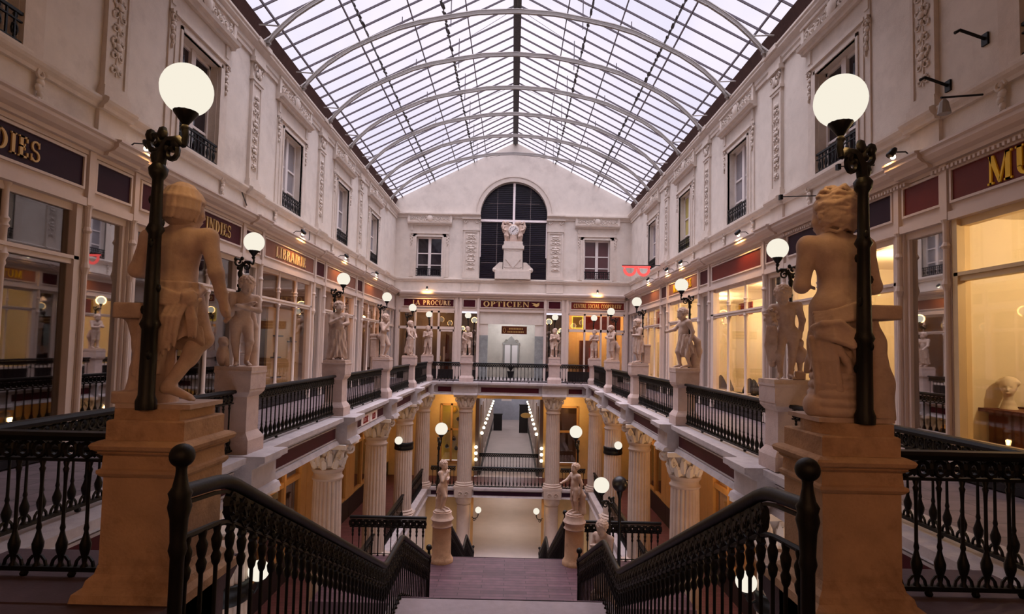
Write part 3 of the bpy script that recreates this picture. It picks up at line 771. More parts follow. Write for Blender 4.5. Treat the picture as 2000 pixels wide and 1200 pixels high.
RP = [(0,11.38),(1.1,11.32),(2.0,11.16),(2.8,10.99),(3.4,10.81),(4.2,10.45),(4.7,10.2),(5.06,9.97),(5.4,9.72),(5.7,9.44),(5.92,9.2),(6.1,8.97)]
RY = [-.95+2.42*i for i in range(12)]
RY = [13.41+2.365*(i-4) for i in range(12)]
rib0 = None
for n_, y in enumerate(RY[::-1]):
    if y < YN or y > YE-.3: continue
    lab = '%s arched white steel rib under the glass roof, counted from the clock wall' % ORD6[n_]
    if rib0 is None:
        rib0 = thing('roof_rib', lab, 'roof rib', (0, y, ZC), group='arched roof ribs')
        b = MB(); full = [(-x, z) for x, z in RP[::-1]]+RP[1:]
        for i in range(len(full)-1):
            (xa,za),(xb,zb) = full[i], full[i+1]; L = math.hypot(xb-xa, zb-za); nx, nz_ = -(zb-za)/L*.055, (xb-xa)/L*.055
            b.extr([(xa-nx,za-nz_-ZC),(xb-nx,zb-nz_-ZC),(xb+nx,zb+nz_-ZC),(xa+nx,za+nz_-ZC)], 'y', -.02, .02)
        for d in (-.055, .055): b.tube([(x, 0, z-ZC+d) for x, z in full], .028, 6)
        part('arch', b, STEEL, rib0, 50)
        for sx in (-1, 1): part('foot_bracket', MB().tube([(sx*5.7,0,.45),(sx*6.3,0,.48)], .02, 5).tube([(sx*6.1,-.14,0),(sx*6.0,0,.2),(sx*6.1,.14,0)], .025, 5).box(sx*6.0, sx*6.2, -.05, .05, .0, .08), STEEL, rib0)
        m = MB()
        for x in (1.9, 3.3): 
            for sx in (-1, 1): m.box(sx*x-.012, sx*x+.012, -.012, .012, gr(x)-ZC-1.0 if x < 2 else 1.8, gr(x)-ZC-.02)
        part('hanger', m, BAR, rib0)
    else: dup(rib0, (0, y, ZC), 0, lab)

# ------------------------------------------------------------------ shop fascia and signs
SIGNZ0, SIGNZ1 = 3.87, 4.3
def panel(parent, x0, x1, y, z0, z1, m, name='sign_panel', mold=PAINT):
    o = part(name, MB().box(x0, x1, y-.015, y+.01, z0, z1), m, parent)
    f = MB()
    for a, b in ((x0-.035, x0), (x1, x1+.035)): f.box(a, b, y-.04, y+.01, z0-.035, z1+.035)
    f.box(x0, x1, y-.04, y+.01, z0-.035, z0); f.box(x0, x1, y-.04, y+.01, z1, z1+.035)
    part('moulding', f, mold, o); return o
# what each sign says: (letters, height, colour, alignment, panel material, label)
SIG = {(-1,0): ('INDIES', .27, GILT, 'e', MARD, 'dark purple fascia sign ending in faded gilt letters, nearest on the left'),
 (-1,1): ('INDIES', .27, GILT, 'e', MAR, 'maroon fascia sign reading INDIES behind the left globe lamps'),
 (-1,2): ('LIBRAIRIE', .30, CREAML, 'c', SIGNT, 'tan and maroon LIBRAIRIE sign above the left gallery'),
 (-1,3): (None, .28, CREAML, 'c', SIGNT, 'brown fascia sign beyond the LIBRAIRIE sign on the left'),
 (-1,4): (None, .28, CREAML, 'c', SIGNT, 'farthest brown fascia sign in the left row'),
 (1,0): ('MUTUELLE', .37, YELL, 'x', MARW, 'red brown sign with big yellow letters MU at the right edge'),
 (1,1): (None, .3, GILT, 'c', MARD, 'dark purple fascia sign behind the big right lamp'),
 (1,2): (None, .3, GILT, 'c', MARW, 'blank reddish brown fascia sign lit by a floodlight on the right'),
 (1,3): ('MUTUELLE', .3, YELL, 'c', SIGNT, 'tan sign with yellow letters behind the second right globe'),
 (1,4): (None, .3, YELL, 'c', SIGNT, 'farthest tan fascia sign in the right row')}
for s in (-1, 1):
    f = MB(); f.box(s*HW, s*(HW-.1), YN, YE-.1, 3.62, 4.44); f.box(s*HW, s*(HW-.15), YN, YE-.15, 3.6, 3.72); f.box(s*HW, s*(HW-.13), YN, YE-.15, 4.36, 4.44)
    for y in PS[s]: f.box(s*HW, s*(HW-.158), y-.55, y-.42, 3.592, 4.443); f.box(s*HW, s*(HW-.158), y+.45, y+.56, 3.592, 4.443)
    fas = struct('trim_%s_fascia' % SIDE[s], f, PAINT)
    q = sg(s)
    for k in range(5):
        y = PS[s][k]; t = link('panel_mount', None, fas, **fr(s, y, 0))
        t.name = 'small_panel'
        panel(t, -.36, .38, -.1, SIGNZ0, SIGNZ1, MARW if (s > 0 and k == 1) else MARD if k < 2 else MAR)
        tx, h, lm, al, pm, lab = SIG[(s, k)]
        t = thing('shop_sign', lab, 'shop sign', **fr(s, y, 0))
        a, b = sorted((q*.66, q*4.1))
        pnl = panel(t, a, b, -.1, SIGNZ0, SIGNZ1, pm)
        if tx:
            z = (SIGNZ0+SIGNZ1)/2-h/2
            if al == 'e': lt = text(tx, h, -.135, -.11, x1=b-(.75 if k == 0 else .45), z=z, squeeze=.9)
            elif al == 'x': lt = text(tx, h, -.135, -.11, x0=a+.6, z=z)
            else: lt = text(tx, h, -.135, -.11, xc=(a+b)/2, z=z, squeeze=1.12)
            part('lettering', lt, lm, pnl)
        if s > 0 and k < 2:
            dn = MB()
            for i in range(56): dn.box(a-.3+i*.075, a-.26+i*.075, -.2, -.1, 4.32, 4.37)
            part('dentils', dn, PAINT, t)

# ------------------------------------------------------------------ shopfronts
def colonnette(z0, zt, z1):
    m = MB(); m.lathe([(.06,z0),(.06,z0+.06),(.04,z0+.1),(.036,zt-.18),(.05,zt-.14),(.04,zt-.1),(.075,zt-.02),(.06,zt),(.05,zt+.06),(.042,zt+.1),(.042,zt+.3),(.065,zt+.33),(.045,zt+.37),(.065,zt+.42),(.04,zt+.46),(.036,z1-.08),(.06,z1-.03),(.06,z1)], n=10); return m
CLN = colonnette(.52, 2.72, 3.62).mesh('colonnette', PAINT, 50)
CLNW = colonnette(.52, 2.72, 3.62).mesh('colonnette', PAINTW, 50)
def shopfront(loc, rz, q, label, wood, cln, zt=2.78, gm=None, end=4.17):
    t = thing('shopfront', label, 'shopfront', loc, rz)
    B = lambda m, a, b, y0, y1, z0, z1: m.box(q*a, q*b, y0, y1, z0, z1)
    f = MB()
    for a, b in ((-.55,-.42), (.42,.56), (.6,.66), (4.06,end)): B(f, a, b, -.1, .08, 0, 3.62)
    for a in (-.49, .49): f.lathe([(.065,.5),(.045,.56),(.04,2.6),(.07,2.7),(.05,2.78),(.045,3.2),(.07,3.24),(.045,3.3),(.05,3.56),(.07,3.62)], q*a, -.12, 0, 10)
    B(f, .6, end-.01, -.04, .08, 3.5, 3.62); B(f, .6, end-.01, -.1, .06, .48, .56); B(f, -.42, .42, -.06, .06, 3.5, 3.62); B(f, -.42, .42, -.1, .06, .48, .56)
    B(f, -.42, -.36, -.05, .05, .5, 3.6); B(f, .36, .42, -.05, .05, .5, 3.6)
    part('frame', f, wood, t)
    tr = MB(); B(tr, .6, end-.02, -.07, .05, zt-.05, zt+.05); B(tr, .6, end-.02, -.1, .05, zt+.02, zt+.07); part('transom', tr, wood, t)
    for i in (1, 2): part('colonnette', cln, None, t, loc=(q*(.6+1.2*i), -.03, 0))
    r = MB(); B(r, .56, end-.01, -.05, .05, 0, .48); B(r, -.42, .42, -.05, .05, 0, .48); B(r, .5, end-.01, -.08, .0, 0, .1); part('stall_riser', r, BLK, t)
    g = MB(); B(g, .6, end-.03, .0, .012, .5, 3.6); part('window_pane', g, gm or GLS, t)
    g = MB(); B(g, -.4, .4, .0, .012, .5, 3.6); part('side_pane', g, MIRR, t)
    return t
MIRR = glass('mirror_side_glass', (120,112,112), .9, .5)
lbl = {(-1,0): 'dark closed shopfront nearest on the left gallery', (-1,1): 'dark shopfront under the INDIES sign on the left', (-1,2): 'shopfront with tan display boards under the LIBRAIRIE sign',
 (-1,3): 'fourth shopfront of the left gallery, behind the third statue', (-1,4): 'farthest shopfront of the left gallery, by the end corner',
 (1,0): 'cream lit shopfront with a plaster bust, nearest on the right', (1,1): 'brightly lit shopfront behind the big right statue', (1,2): 'lit cream shopfront with chair backs beyond the second right lamp',
 (1,3): 'lit shopfront behind the draped right statue that reaches forward', (1,4): 'farthest lit shopfront of the right gallery with red posters'}
for s in (-1, 1):
    for k in range(5):
        shopfront(q=sg(s), label=lbl[(s,k)], wood=PAINT if s < 0 else PAINTW if k == 0 else PAINT, cln=CLN if s < 0 or k else CLNW, gm=GLSL if s < 0 and k < 2 else None, end=PS[s][k+1]-PS[s][k]-.56, **fr(s, PS[s][k]))
# rooms behind the glass
LIGHTS = []
def plight(loc, rgb, w, r=.1, name='room_light'):
    l = bpy.data.lights.new(name, 'POINT'); l.energy = w; l.color = lin(rgb); l.shadow_soft_size = r
    o = bpy.data.objects.new(name, l); COL.objects.link(o); o.location = loc; return o
rooms = {(-1,0): (DARKW, 3), (-1,1): (DARKW, 6), (-1,2): (DARKW, 30), (-1,3): (GREYW, 60), (-1,4): (GREYW, 60),
 (1,0): (CREAMW, 150), (1,1): (CREAMW, 130), (1,2): (CREAMW, 170), (1,3): (CREAMW, 150), (1,4): (CREAMW, 130)}
pendant = None
for s in (-1, 1):
    for k in range(5):
        wm, pw = rooms[(s,k)]
        y0, y1 = PS[s][k]-.48, PS[s][k]+4.3; dp = [2.2,2.6,2.6,2.6,2.6][k] if s > 0 else 3.0
        x0, x1 = s*(HW+.1), s*(HW+dp)
        r = MB(); r.box(x1, x1+s*.06, y0, y1, 0, 3.7); (None if s > 0 and k == 3 else r.box(x0, x1, y0-.04, y0, 0, 3.7)); (None if s > 0 and k == 2 else r.box(x0, x1, y1, y1+.04, 0, 3.7)); r.box(x0, x1, y0, y1, 3.64, 3.7); 
        struct('wall_%s_shop_interior' % SIDE[s], r, wm)
        struct('floor_%s_shop' % SIDE[s], MB().box(x0, x1, y0, y1, -.06, .0), BROWN if s < 0 else BEIGEW)
        plight((s*(HW+1.1), (y0+y1)/2+.3, 3.2), (255,226,176) if s > 0 else (255,176,104), pw)
        if s > 0 and k > 0: plight((s*(HW+.7), y0+1.2, 3.3), (255,226,176), pw*.4)
# ------------------------------------------------------------------ things inside and on the shops
def bust(loc, rz):
    t = thing('bust', 'white plaster head of a woman on a wooden bracket in the right shop window', 'bust', loc, rz)
    d = SDF((-.2,-.2,-.01), (.2,.2,.5), .009)
    d.cap((0,.02,0), (0,.02,.05), .1, .08, .02); d.cap((0,.02,.04), (0,.0,.2), .055, .055, .03); d.ell((0,.01,.31), (.095,.11,.115), .02); d.ell((0,-.03,.26), (.07,.075,.09), .02)
    d.cap((0,-.1,.29), (0,-.12,.255), .012, .016, .012)
    for sx in (-1, 1): d.ell((sx*.036,-.105,.292), (.02,.018,.012), .01, cut=True)
    d.ell((0,-.1,.215), (.022,.012,.007), .006); d.ell((0,.05,.36), (.115,.115,.08), .03); d.cap((-.1,.0,.35), (.1,.0,.35), .03, .03, .03)
    part('head', d.mesh('head', PLAST), None, t); return t
X = HW+.62
bust((HW+.52, 7.72, .985), -.78)
t = thing('wooden_cabinet', 'arched reddish brown wooden cabinet behind the plaster head', 'cabinet', (HW+.88, 7.38, 0))
m = MB(); m.box(-.1, .3, -.55, .5, 0, 1.0); m.extr([(-.55,1.0)]+[(-.55+1.05*i/12, 1.0+.45*math.sin(PI*i/12)) for i in range(13)]+[(.5,1.0)], 'x', .0, .3); part('body', m, BROWN, t)

t = thing('wooden_shelf', 'reddish brown wooden shelf carrying the plaster head', 'shelf', (HW+.88, 7.58, 0)); part('board', MB().box(-.62, -.11, -.4, .45, .93, .98), BROWN, t); part('support', MB().box(-.5, -.12, -.1, .3, .0, .93), BROWN, t)
m = MB()
for y0, y1 in ((7.0,7.8),(5.0,5.6)):
    for z0, z1 in ((.1,.55),(.7,2.6)):
        for a, b, c, d in ((y0,y1,z0,z0+.03),(y0,y1,z1-.03,z1),(y0,y0+.03,z0,z1),(y1-.03,y1,z0,z1)): m.box(HW+2.1, HW+2.18, a, b, c, d)
struct('trim_right_wainscot', m, CREAMW)
def box_thing(name, label, cat, loc, sz, mt, **k):
    o = link(name, MB().box(-sz[0]/2, sz[0]/2, -sz[1]/2, sz[1]/2, 0, sz[2]).mesh(name, mt), None, loc); return tag(o, label, cat, **k)
box_thing('counter', 'orange wooden counter inside the shop beside the big right statue', 'counter', (HW+1.0, 9.9, 0), (.5, 1.6, .85), ORANGE)
t = thing('poster', 'narrow red poster inside the shop right of the big right lamp', 'poster', (HW+.3, 9.42, .6)); part('sheet', MB().box(-.01, .01, -.14, .14, 0, 1.7), REDP, t)
m = MB()
for i in range(5): m.box(-.02, -.012, -.1, .06+.03*(i % 2), 1.45-.28*i, 1.52-.28*i)
part('light_patches', m, CREAML, t)
t = thing('display_card', 'white leaning display card on the orange counter', 'card', (HW+.85, 9.95, .85)); part('card', MB().box(-.01, .01, -.2, .2, 0, .45), PLAST, t); part('picture', MB().box(-.02, -.01, -.15, .1, .26, .38), BROWN, t)
# chairs seen through the third right shop window
def chair(loc, rz, label=None):
    t = thing('cafe_chair', label, 'chair', loc, rz, group='dark cafe chairs in the lit right shop')
    part('seat', MB().lathe([(.2,0),(.21,.03),(.2,.05)], 0, 0, .43, 16), BLK, t)
    m = MB(); pts = [(-.19+.38*i/10, .2-.1*(abs(i-5)/5)**2, .45+.5*math.sin(PI*(.08+.84*i/10))) for i in range(11)]
    vs = []; fs = []
    for p in pts: vs += [(p[0],p[1],.5),(p[0],p[1]+.02,.5),(p[0],p[1]+.02,p[2]),(p[0],p[1],p[2])]
    for i in range(10):
        for k in range(4): a = i*4+k; b = i*4+(k+1) % 4; fs.append((a,b,b+4,a+4))
    m.add(vs, fs); part('backrest', m, BLK, t)
    for x in (-.15, .15):
        for y in (-.14, .15): part('leg', MB().tube([(x,y,.44),(x*1.2,y*1.2,0)], .014, 6), BLK, t)
    return t
c0 = chair((HW+.62, 15.7, 0), .4, 'dark round backed chair nearest in the lit right shop')
for i, (y, a, l) in enumerate(((16.4, -.5, 'second dark round backed chair in the lit right shop'), (17.4, .9, 'third dark round backed chair in the lit right shop'), (18.3, .2, 'farthest dark round backed chair in the lit right shop'))): dup(c0, (HW+.62, y, 0), a, l)
# tan display boards with little ledges in the LIBRAIRIE window
t = thing('display_board', 'tan display board with small dark ledges behind the LIBRAIRIE window', 'display board', (-HW-.25, PK[2]+.7, .5))
part('board', MB().box(-.03, .03, 1.1, 3.4, 0, 2.15), BEIGEW, t)
part('side_board', MB().box(-.3, -.03, .0, .75, 0, 2.2), BROWN, t)
for y, z in ((1.55,.75),(1.65,1.35),(2.65,1.2),(1.6,.2)): part('ledge', MB().box(.03, .16, y-.2, y+.2, z, z+.04).box(.03, .08, y-.02, y+.02, z+.04, z+.16), BLK, t)
# posters in the far right shop and coloured boards
for i, (y, z, w, h, mt, l) in enumerate(((PK[4]+1.6,2.7,1.4,.8,REDP,'red board high in the farthest right shop window'),(PK[3]+.9,2.9,.8,.5,REDP,'red and yellow notice in the fourth right shop window'),(PK[2]+2.0,2.75,.9,.35,REDP,'red lettered notice in the third right shop window'))):
    t = thing('notice_board', l, 'notice board', (HW+.3, y, z)); part('sheet', MB().box(-.015, .015, 0, w, 0, h), mt, t)
    part('yellow_strip', MB().box(-.03, -.015, w-.14, w-.02, .03, h-.03), YELL, t)
# pendants
pend = None
for (x, y, z, l) in ((-HW-1.0, 7.4, 2.45, 'round pendant lamp glowing in the nearest dark left shop'), (HW+1.2, 16.2, 2.72, 'round pendant lamp in the third right shop'), (-HW-.9, 12.4, 2.5, 'round pendant lamp in the second left shop'), (-HW-1.0, 20.6, 2.9, 'round pendant lamp in the fourth left shop'), (-HW-1.0, 24.6, 2.9, 'round pendant lamp in the farthest left shop')):
    if pend is None:
        pend = thing('pendant_lamp', l, 'pendant lamp', (x,y,z), group='round pendant lamps inside shops'); part('globe', MB().blob((0,0,0), (.13,.13,.13), 16, 10), GLOBE, pend, 60); part('cord', MB().tube([(0,0,.12),(0,0,3.64-z)], .008, 5), IRON, pend)
    else: 
        r = dup(pend, (x,y,z), 0, l); r.scale = (1,1,1)

# floodlights over the signs
fl0 = None
def flood(x, y, z, rz, label, w=26, aim=(0,-1)):
    global fl0
    if fl0 is None:
        fl0 = thing('sign_floodlight', label, 'floodlight', (x,y,z), rz, group='floodlights above the shop signs')
        m = MB(); m.lathe([(.03,-.1),(.05,-.06),(.06,.05),(.055,.06)], n=10); m.xf(Matrix.Translation((0,-.32,.0)) @ Matrix.Rotation(2.5, 4, 'X')); part('hood', m, IRON, fl0, 50)
        part('arm', MB().tube([(0,.0,-.05),(0,-.1,.03),(0,-.3,.02)], .012, 5), IRON, fl0); m = MB().blob((0,-.30,-.055), (.04,.04,.04), 10, 6); part('bulb', m, GLOBES, fl0)
        o = fl0
    else: o = dup(fl0, (x,y,z), rz, label)
    l = bpy.data.lights.new('flood_light', 'SPOT'); l.energy = w; l.color = lin((255,190,110)); l.spot_size = 2.3; l.spot_blend = .7; l.shadow_soft_size = .04
    q = bpy.data.objects.new('flood_light', l); COL.objects.link(q)
    d = Matrix.Rotation(rz, 3, 'Z') @ Vector((0,-.42,-.1)); q.location = Vector((x,y,z))+d
    tgt = Vector((x,y,4.1))+Matrix.Rotation(rz, 3, 'Z') @ Vector((0,.05,0)); q.rotation_euler = (tgt-q.location).to_track_quat('-Z','Y').to_euler()
    return o
for k, s, dy in ((2,-1,2.4),(3,-1,1.8),(4,-1,1.6),(2,1,1.4),(3,1,1.6),(4,1,1.6),(3,1,3.4),(1,-1,.3),(1,1,.2)):
    f = fr(s, 0); y = PS[s][k]+dy
    flood(s*(HW-.1), y, 4.82, f['rz'], 'small floodlight on the %s shop cornice, about bay %s' % (SIDE[s], ['one','two','three','four, nearer','five'][k] if not (k == 3 and s > 0 and dy > 3) else 'four, farther'), 75 if k > 1 else 12)
flood(-4.5, YE-.1, 4.78, 0, 'small floodlight above the LA PROCURE sign', 70); flood(4.5, YE-.1, 4.78, 0, 'small floodlight above the CENTRE SOCIAL COOPERATIF sign', 70)

# neon spectacles on a bracket, right wall
t = thing('neon_spectacles', 'red neon spectacles sign hanging from the right wall', 'neon sign', (HW, 23.4, 5.0))
m = MB(); 
for cx in (-1.42, -.85):
    pts = [(cx-.24,0,.2),(cx+.24,0,.2)]+[(cx+.26*math.cos(a), 0, .12+.3*math.sin(a)) for a in [-PI*i/10 for i in range(1, 10)]]
    for yy, k in ((0,1.0),(0,.78)): m.tube([(cx+(p[0]-cx)*k, yy, .05+(p[2]-.05)*k) for p in pts], .035, 6, True)
m.tube([(-1.2,0,.14),(-1.08,0,.14)], .04, 6); m.tube([(-1.74,0,.2),(-.55,0,.2)], .03, 6)
part('tube', m, NEON, t); part('bracket', MB().tube([(0,0,.27),(-1.75,0,.25)], .02, 6).tube([(0,0,.1),(0,0,.4)], .03, 6), IRON, t)
# iron hooks and arms on the nearer right wall
hook = thing('wall_hook', 'iron hook arm on the right wall beside the carved pilaster', 'hook', (HW, 8.0, 5.62)); part('arm', MB().tube([(0,0,-.02),(-.2,0,.05),(-.35,0,.1),(-.42,0,.06)], .022, 6), IRON, hook); part('plate', MB().box(-.03, 0, -.05, .05, -.1, .06), IRON, hook)
dup(hook, (HW, 7.35, 5.95), 0, 'iron hook arm at the upper right edge of the right wall')
t = thing('bracket_lamp', 'small hanging lamp on a long iron arm, right wall', 'wall lamp', (HW, 7.35, 5.1)); part('arm', MB().tube([(0,0,.08),(-.62,0,.02)], .014, 6), IRON, t); part('lamp_shade', MB().lathe([(.02,0),(.05,-.04),(.08,-.2)], -.58, 0, .0, 10), STEEL, t)
t = thing('wall_bar', 'thin iron bar bracket behind the big right statue head', 'bracket', (HW, 9.7, 5.0)); part('arm', MB().tube([(0,0,0),(-.65,0,-.04)], .012, 5).box(-.66, -.6, -.04, .04, -.1, .0), IRON, t)
t = thing('wall_bar', 'thin iron bar bracket on the right wall, left of the big right statue head', 'bracket', (HW, 11.6, 4.98)); part('arm', MB().tube([(0,0,0),(-.75,0,-.04)], .012, 5).box(-.76, -.7, -.04, .04, -.1, .0), IRON, t)
for i, (y, l) in enumerate(((13.3,'thin iron rod over the left shop cornice, nearer'),(17.4,'thin iron rod over the left shop cornice, farther'))):
    t = thing('wall_bar', l, 'bracket', (-HW, y, 4.9)); part('arm', MB().tube([(.0,0,0),(.45,-1.2,.02)], .014, 5), IRON, t)

# ------------------------------------------------------------------ end wall shops, upper level
f = MB(); yf = YE-.12
f.box(-HW+.1, -1.72, yf, YE, 3.6, 4.35); f.box(1.72, HW-.1, yf, YE, 3.6, 4.35); f.box(-1.75, 1.75, yf, YE, 3.6, 4.35)
for x in (-6.1,-2.95,-2.72,-1.78,1.78,2.72,2.95,6.1): f.box(x-.06, x+.06, yf-.06, YE, 0, 4.35)
for sx in (-1, 1): f.box(sx*2.72, sx*2.95, yf-.03, YE, 0, 3.6)
struct('trim_back_fascia', f, PAINT)
ESG = ((-5.75,-3.1,'LA PROCURE',.27,CREAML,MAR,'maroon LA PROCURE sign on the end wall'), (-1.66,1.7,'OPTICIEN',.36,GILT,MAR,'maroon OPTICIEN sign under the clock'), (3.15,5.95,'CENTRE SOCIAL COOPERATIF',.22,GILT,MARW,'brown CENTRE SOCIAL COOPERATIF sign on the end wall'),
       (-2.58,-1.95,None,0,None,MAR,'small maroon panel left of the OPTICIEN sign'), (1.95,2.58,None,0,None,MAR,'small maroon panel right of the OPTICIEN sign'))
for a, b, tx, h, lm, pm, lab in ESG:
    t = thing('shop_sign', lab, 'shop sign', (0, yf, 0)); p_ = panel(t, a, b, -.01, 3.83, 4.2, pm)
    if tx:
        if tx == 'OPTICIEN':
            l = text(tx, .29, -.045, -.03, x0=a+.14, z=3.87, squeeze=1.42, bold=1.05)
            e_ = MB().extr([(b-.68,4.12),(b-.5,4.1),(b-.4,4.06),(b-.3,4.12),(b-.2,4.13),(b-.28,4.08),(b-.24,4.03),(b-.3,3.94),(b-.42,3.9),(b-.52,3.96),(b-.62,3.98),(b-.52,4.02)], 'y', -.045, -.03); part('bird_emblem', e_, GILT, p_)
            part('lettering', l, lm, p_)
        else:
            for wi in range(len(tx.split())):
                l = text(tx, .22, -.045, -.03, xc=(a+b)/2, z=3.9, squeeze=.62, word=wi) if len(tx) > 12 else text(tx, .25, -.045, -.03, xc=(a+b)/2+.15, z=3.89, word=wi)
                part('lettering', l, lm, p_)
def endshop(sx, label):
    t = thing('shopfront', label, 'shopfront', (sx*4.5, YE-.06, 0))
    f = MB(); f.box(-1.5, 1.5, -.05, .05, 2.62, 2.76); f.box(-1.5, 1.5, -.05, .05, 3.5, 3.62)
    for x in (-1.5, -.62, .25, .62, 1.5): f.box(x-.05, x+.05, -.05, .05, 0, 3.6)
    part('frame', f, PAINT, t); part('window_pane', MB().box(-1.5, 1.5, -.005, .005, 2.76, 3.5).box(-1.5, -.62, -.005, .005, .5, 2.62).box(-.62, .25, -.005, .005, .5, 2.62), GLS, t)
    part('stall_riser', MB().box(-1.5, .57, -.06, .04, 0, .52), BLK, t)
    d = part('door', MB().box(.66, .74, -.03, .03, 0, 2.6).box(1.38, 1.46, -.03, .03, 0, 2.6).box(.66, 1.46, -.03, .03, 0, .3).box(.66, 1.46, -.03, .03, 2.5, 2.6), PAINT, t)
    part('kick_panel', MB().box(.67, 1.45, -.04, .03, .02, .5), BLK, d)
    part('door_pane', MB().box(.74, 1.38, -.005, .005, .3, 2.5), GLS, d); part('handle', MB().tube([(.78,-.06,1.0),(.78,-.06,1.2)], .012, 6), GILT, d)
endshop(-1, 'end wall shopfront with open door under the LA PROCURE sign'); endshop(1, 'end wall shopfront with yellow neon under the CENTRE SOCIAL sign')
for sx, wm, pw in ((-1, GREYW, 40), (1, CREAMW, 90)):
    r = MB(); a, b = sorted((sx*2.95, sx*6.1)); r.box(a, b, YE+2.2, YE+2.26, 0, 3.7); r.box(a-.04, a, YE, YE+2.2, 0, 3.7); r.box(b, b+.04, YE, YE+2.2, 0, 3.7); r.box(a, b, YE, YE+2.2, 3.64, 3.7)
    struct('wall_back_shop_interior', r, wm); plight((sx*4.5, YE+1.0, 3.2), (255,196,120), pw)
    struct('floor_back_shop', MB().box(a, b, YE, YE+2.2, -.06, 0), BROWN)
    g = thing('mirror_panel', '%s tall mirrored panel beside the OPTICIEN opening' % ('left' if sx < 0 else 'right'), 'mirror', (sx*2.25, YE-.03, .5)); part('glass', MB().box(-.42, .42, -.005, .0, 0, 3.0), MIRR, g); part('backing', MB().box(-.42, .42, .01, .05, 0, 3.0), BLK, g); part('stall_riser', MB().box(-.42, .42, -.06, .05, -.5, 0), BLK, g)
t = thing('notice_board', 'red orange board in the transom of the right end shop', 'notice board', (4.7, YE+.5, 2.76)); part('sheet', MB().box(-.7, 1.2, 0, .02, 0, .74), REDP, t)
t = thing('neon_square_sign', 'square yellow neon frame in the right end shop window', 'neon sign', (3.55, YE+.3, 2.85)); part('tube', MB().tube([(-.28,0,0),(.28,0,0),(.28,0,.62),(-.28,0,.62)], .03, 6, True), NEONY, t); part('backing', MB().box(-.25, .25, .02, .03, .03, .6), BEIGEW, t)
t = thing('book_stand', 'dark rack of goods inside the right end shop', 'rack', (4.3, YE+1.2, 0)); part('rack', MB().box(-.5, .5, 0, .3, 0, 2.2), BROWN, t)
part('goods', MB().box(.0, .2, -.02, 0, .3, 1.8), REDP, t)
t = thing('hanging_coat', 'reddish brown hanging cloth in the open door of the left end shop', 'cloth', (-3.5, YE+.7, .3)); part('cloth', MB().extr([(-.12,0),(.14,0),(.12,2.0),(-.06,2.1)], 'y', 0, .12), BROWN, t)
part('pale_tag', MB().box(-.2, -.1, -.02, .02, .5, 1.4), PLAST, t)
# centre opening under OPTICIEN: pale vestibule
r = MB(); r.box(-1.7, 1.7, YE+3.0, YE+3.06, 0, 3.6); r.box(-1.76, -1.7, YE, YE+3.0, 0, 3.6); r.box(1.7, 1.76, YE, YE+3.0, 0, 3.6); r.box(-1.7, 1.7, YE, YE+3.0, 3.56, 3.6)
r.box(-1.7, 1.7, YE-.02, YE+.06, 2.95, 3.6); r.box(-1.7, -1.25, YE+.02, YE+.12, 2.35, 2.95); r.box(1.25, 1.7, YE+.02, YE+.12, 2.35, 2.95)
struct('wall_back_vestibule', r, WALL); struct('floor_back_vestibule', MB().box(-1.7, 1.7, YE, YE+3, -.06, 0), LEDGE)
r = MB()
for sx in (-1, 1): r.box(sx*1.7, sx*1.25, YE+.02, YE+.1, 0, 2.35); r.box(sx*1.66, sx*1.7, YE+.1, YE+2.9, 0, 2.9)
struct('trim_back_marble', r, MARB)
plight((0, YE+1.2, 3.3), (236,240,246), 120)
t = thing('hanging_sign', 'brown hanging sign with faded letters in the vestibule under OPTICIEN', 'sign', (.15, YE+.3, 2.45)); b = part('board', MB().box(-.68, .68, -.03, .03, 0, .42), BROWN, t)
m = MB()
m.tube([(-.53+.07*math.cos(a), -.04, .2+.12*math.sin(a)) for a in [i*PI/5 for i in range(10)]], .012, 5, True)
for i in range(9): m.box(-.28+.085*i, -.22+.085*i, -.04, -.03, .24, .32)
for i in range(10): m.box(-.36+.09*i, -.3+.09*i, -.04, -.03, .08, .16)
part('worn_lettering', m, GILT, b)
t = thing('console_mirror', 'ornate white window shaped mirror with scroll crest at the vestibule back wall', 'mirror', (.0, YE+2.96, .6))
m = MB(); m.box(-.5, .5, -.06, 0, 1.3, 1.42)
for x in (-.42, 0, .42): m.box(x-.05, x+.05, -.05, 0, 0, 1.3)
m.extr([(-.3,1.42),(.3,1.42),(.12,1.68),(0,1.8),(-.12,1.68)], 'y', -.05, 0)
for sx in (-1, 1): m.tube([(p[0], -.04, p[2]) for p in spiral(sx*.3, 1.5, .1, 0, 1.2)], .02, 5)
part('frame', m, STEEL, t); part('pane', MB().box(-.4, .4, -.02, -.01, 0, 1.3), BRW, t)
t = thing('potted_plant', 'dark potted plant before the white vestibule mirror', 'plant', (0, YE+2.3, 0)); part('pot', MB().lathe([(.14,0),(.2,.35),(.22,.38)], n=12), BLK, t)
m = MB(); rr = random.Random(3)
for i in range(26): a = rr.random()*6.28; e = .1+.35*rr.random(); m.extr([(0,.36),(e*.5,.6+.2*rr.random()),(e,.5),(e*.55,.5)], 'y', -.008, .008) if i == -1 else m.tube([(0,0,.36),(e*.5*math.cos(a),e*.5*math.sin(a),.66),(e*math.cos(a),e*math.sin(a),.6)], [.012,.035,.004], 4)
part('leaves', m, BLK, t)
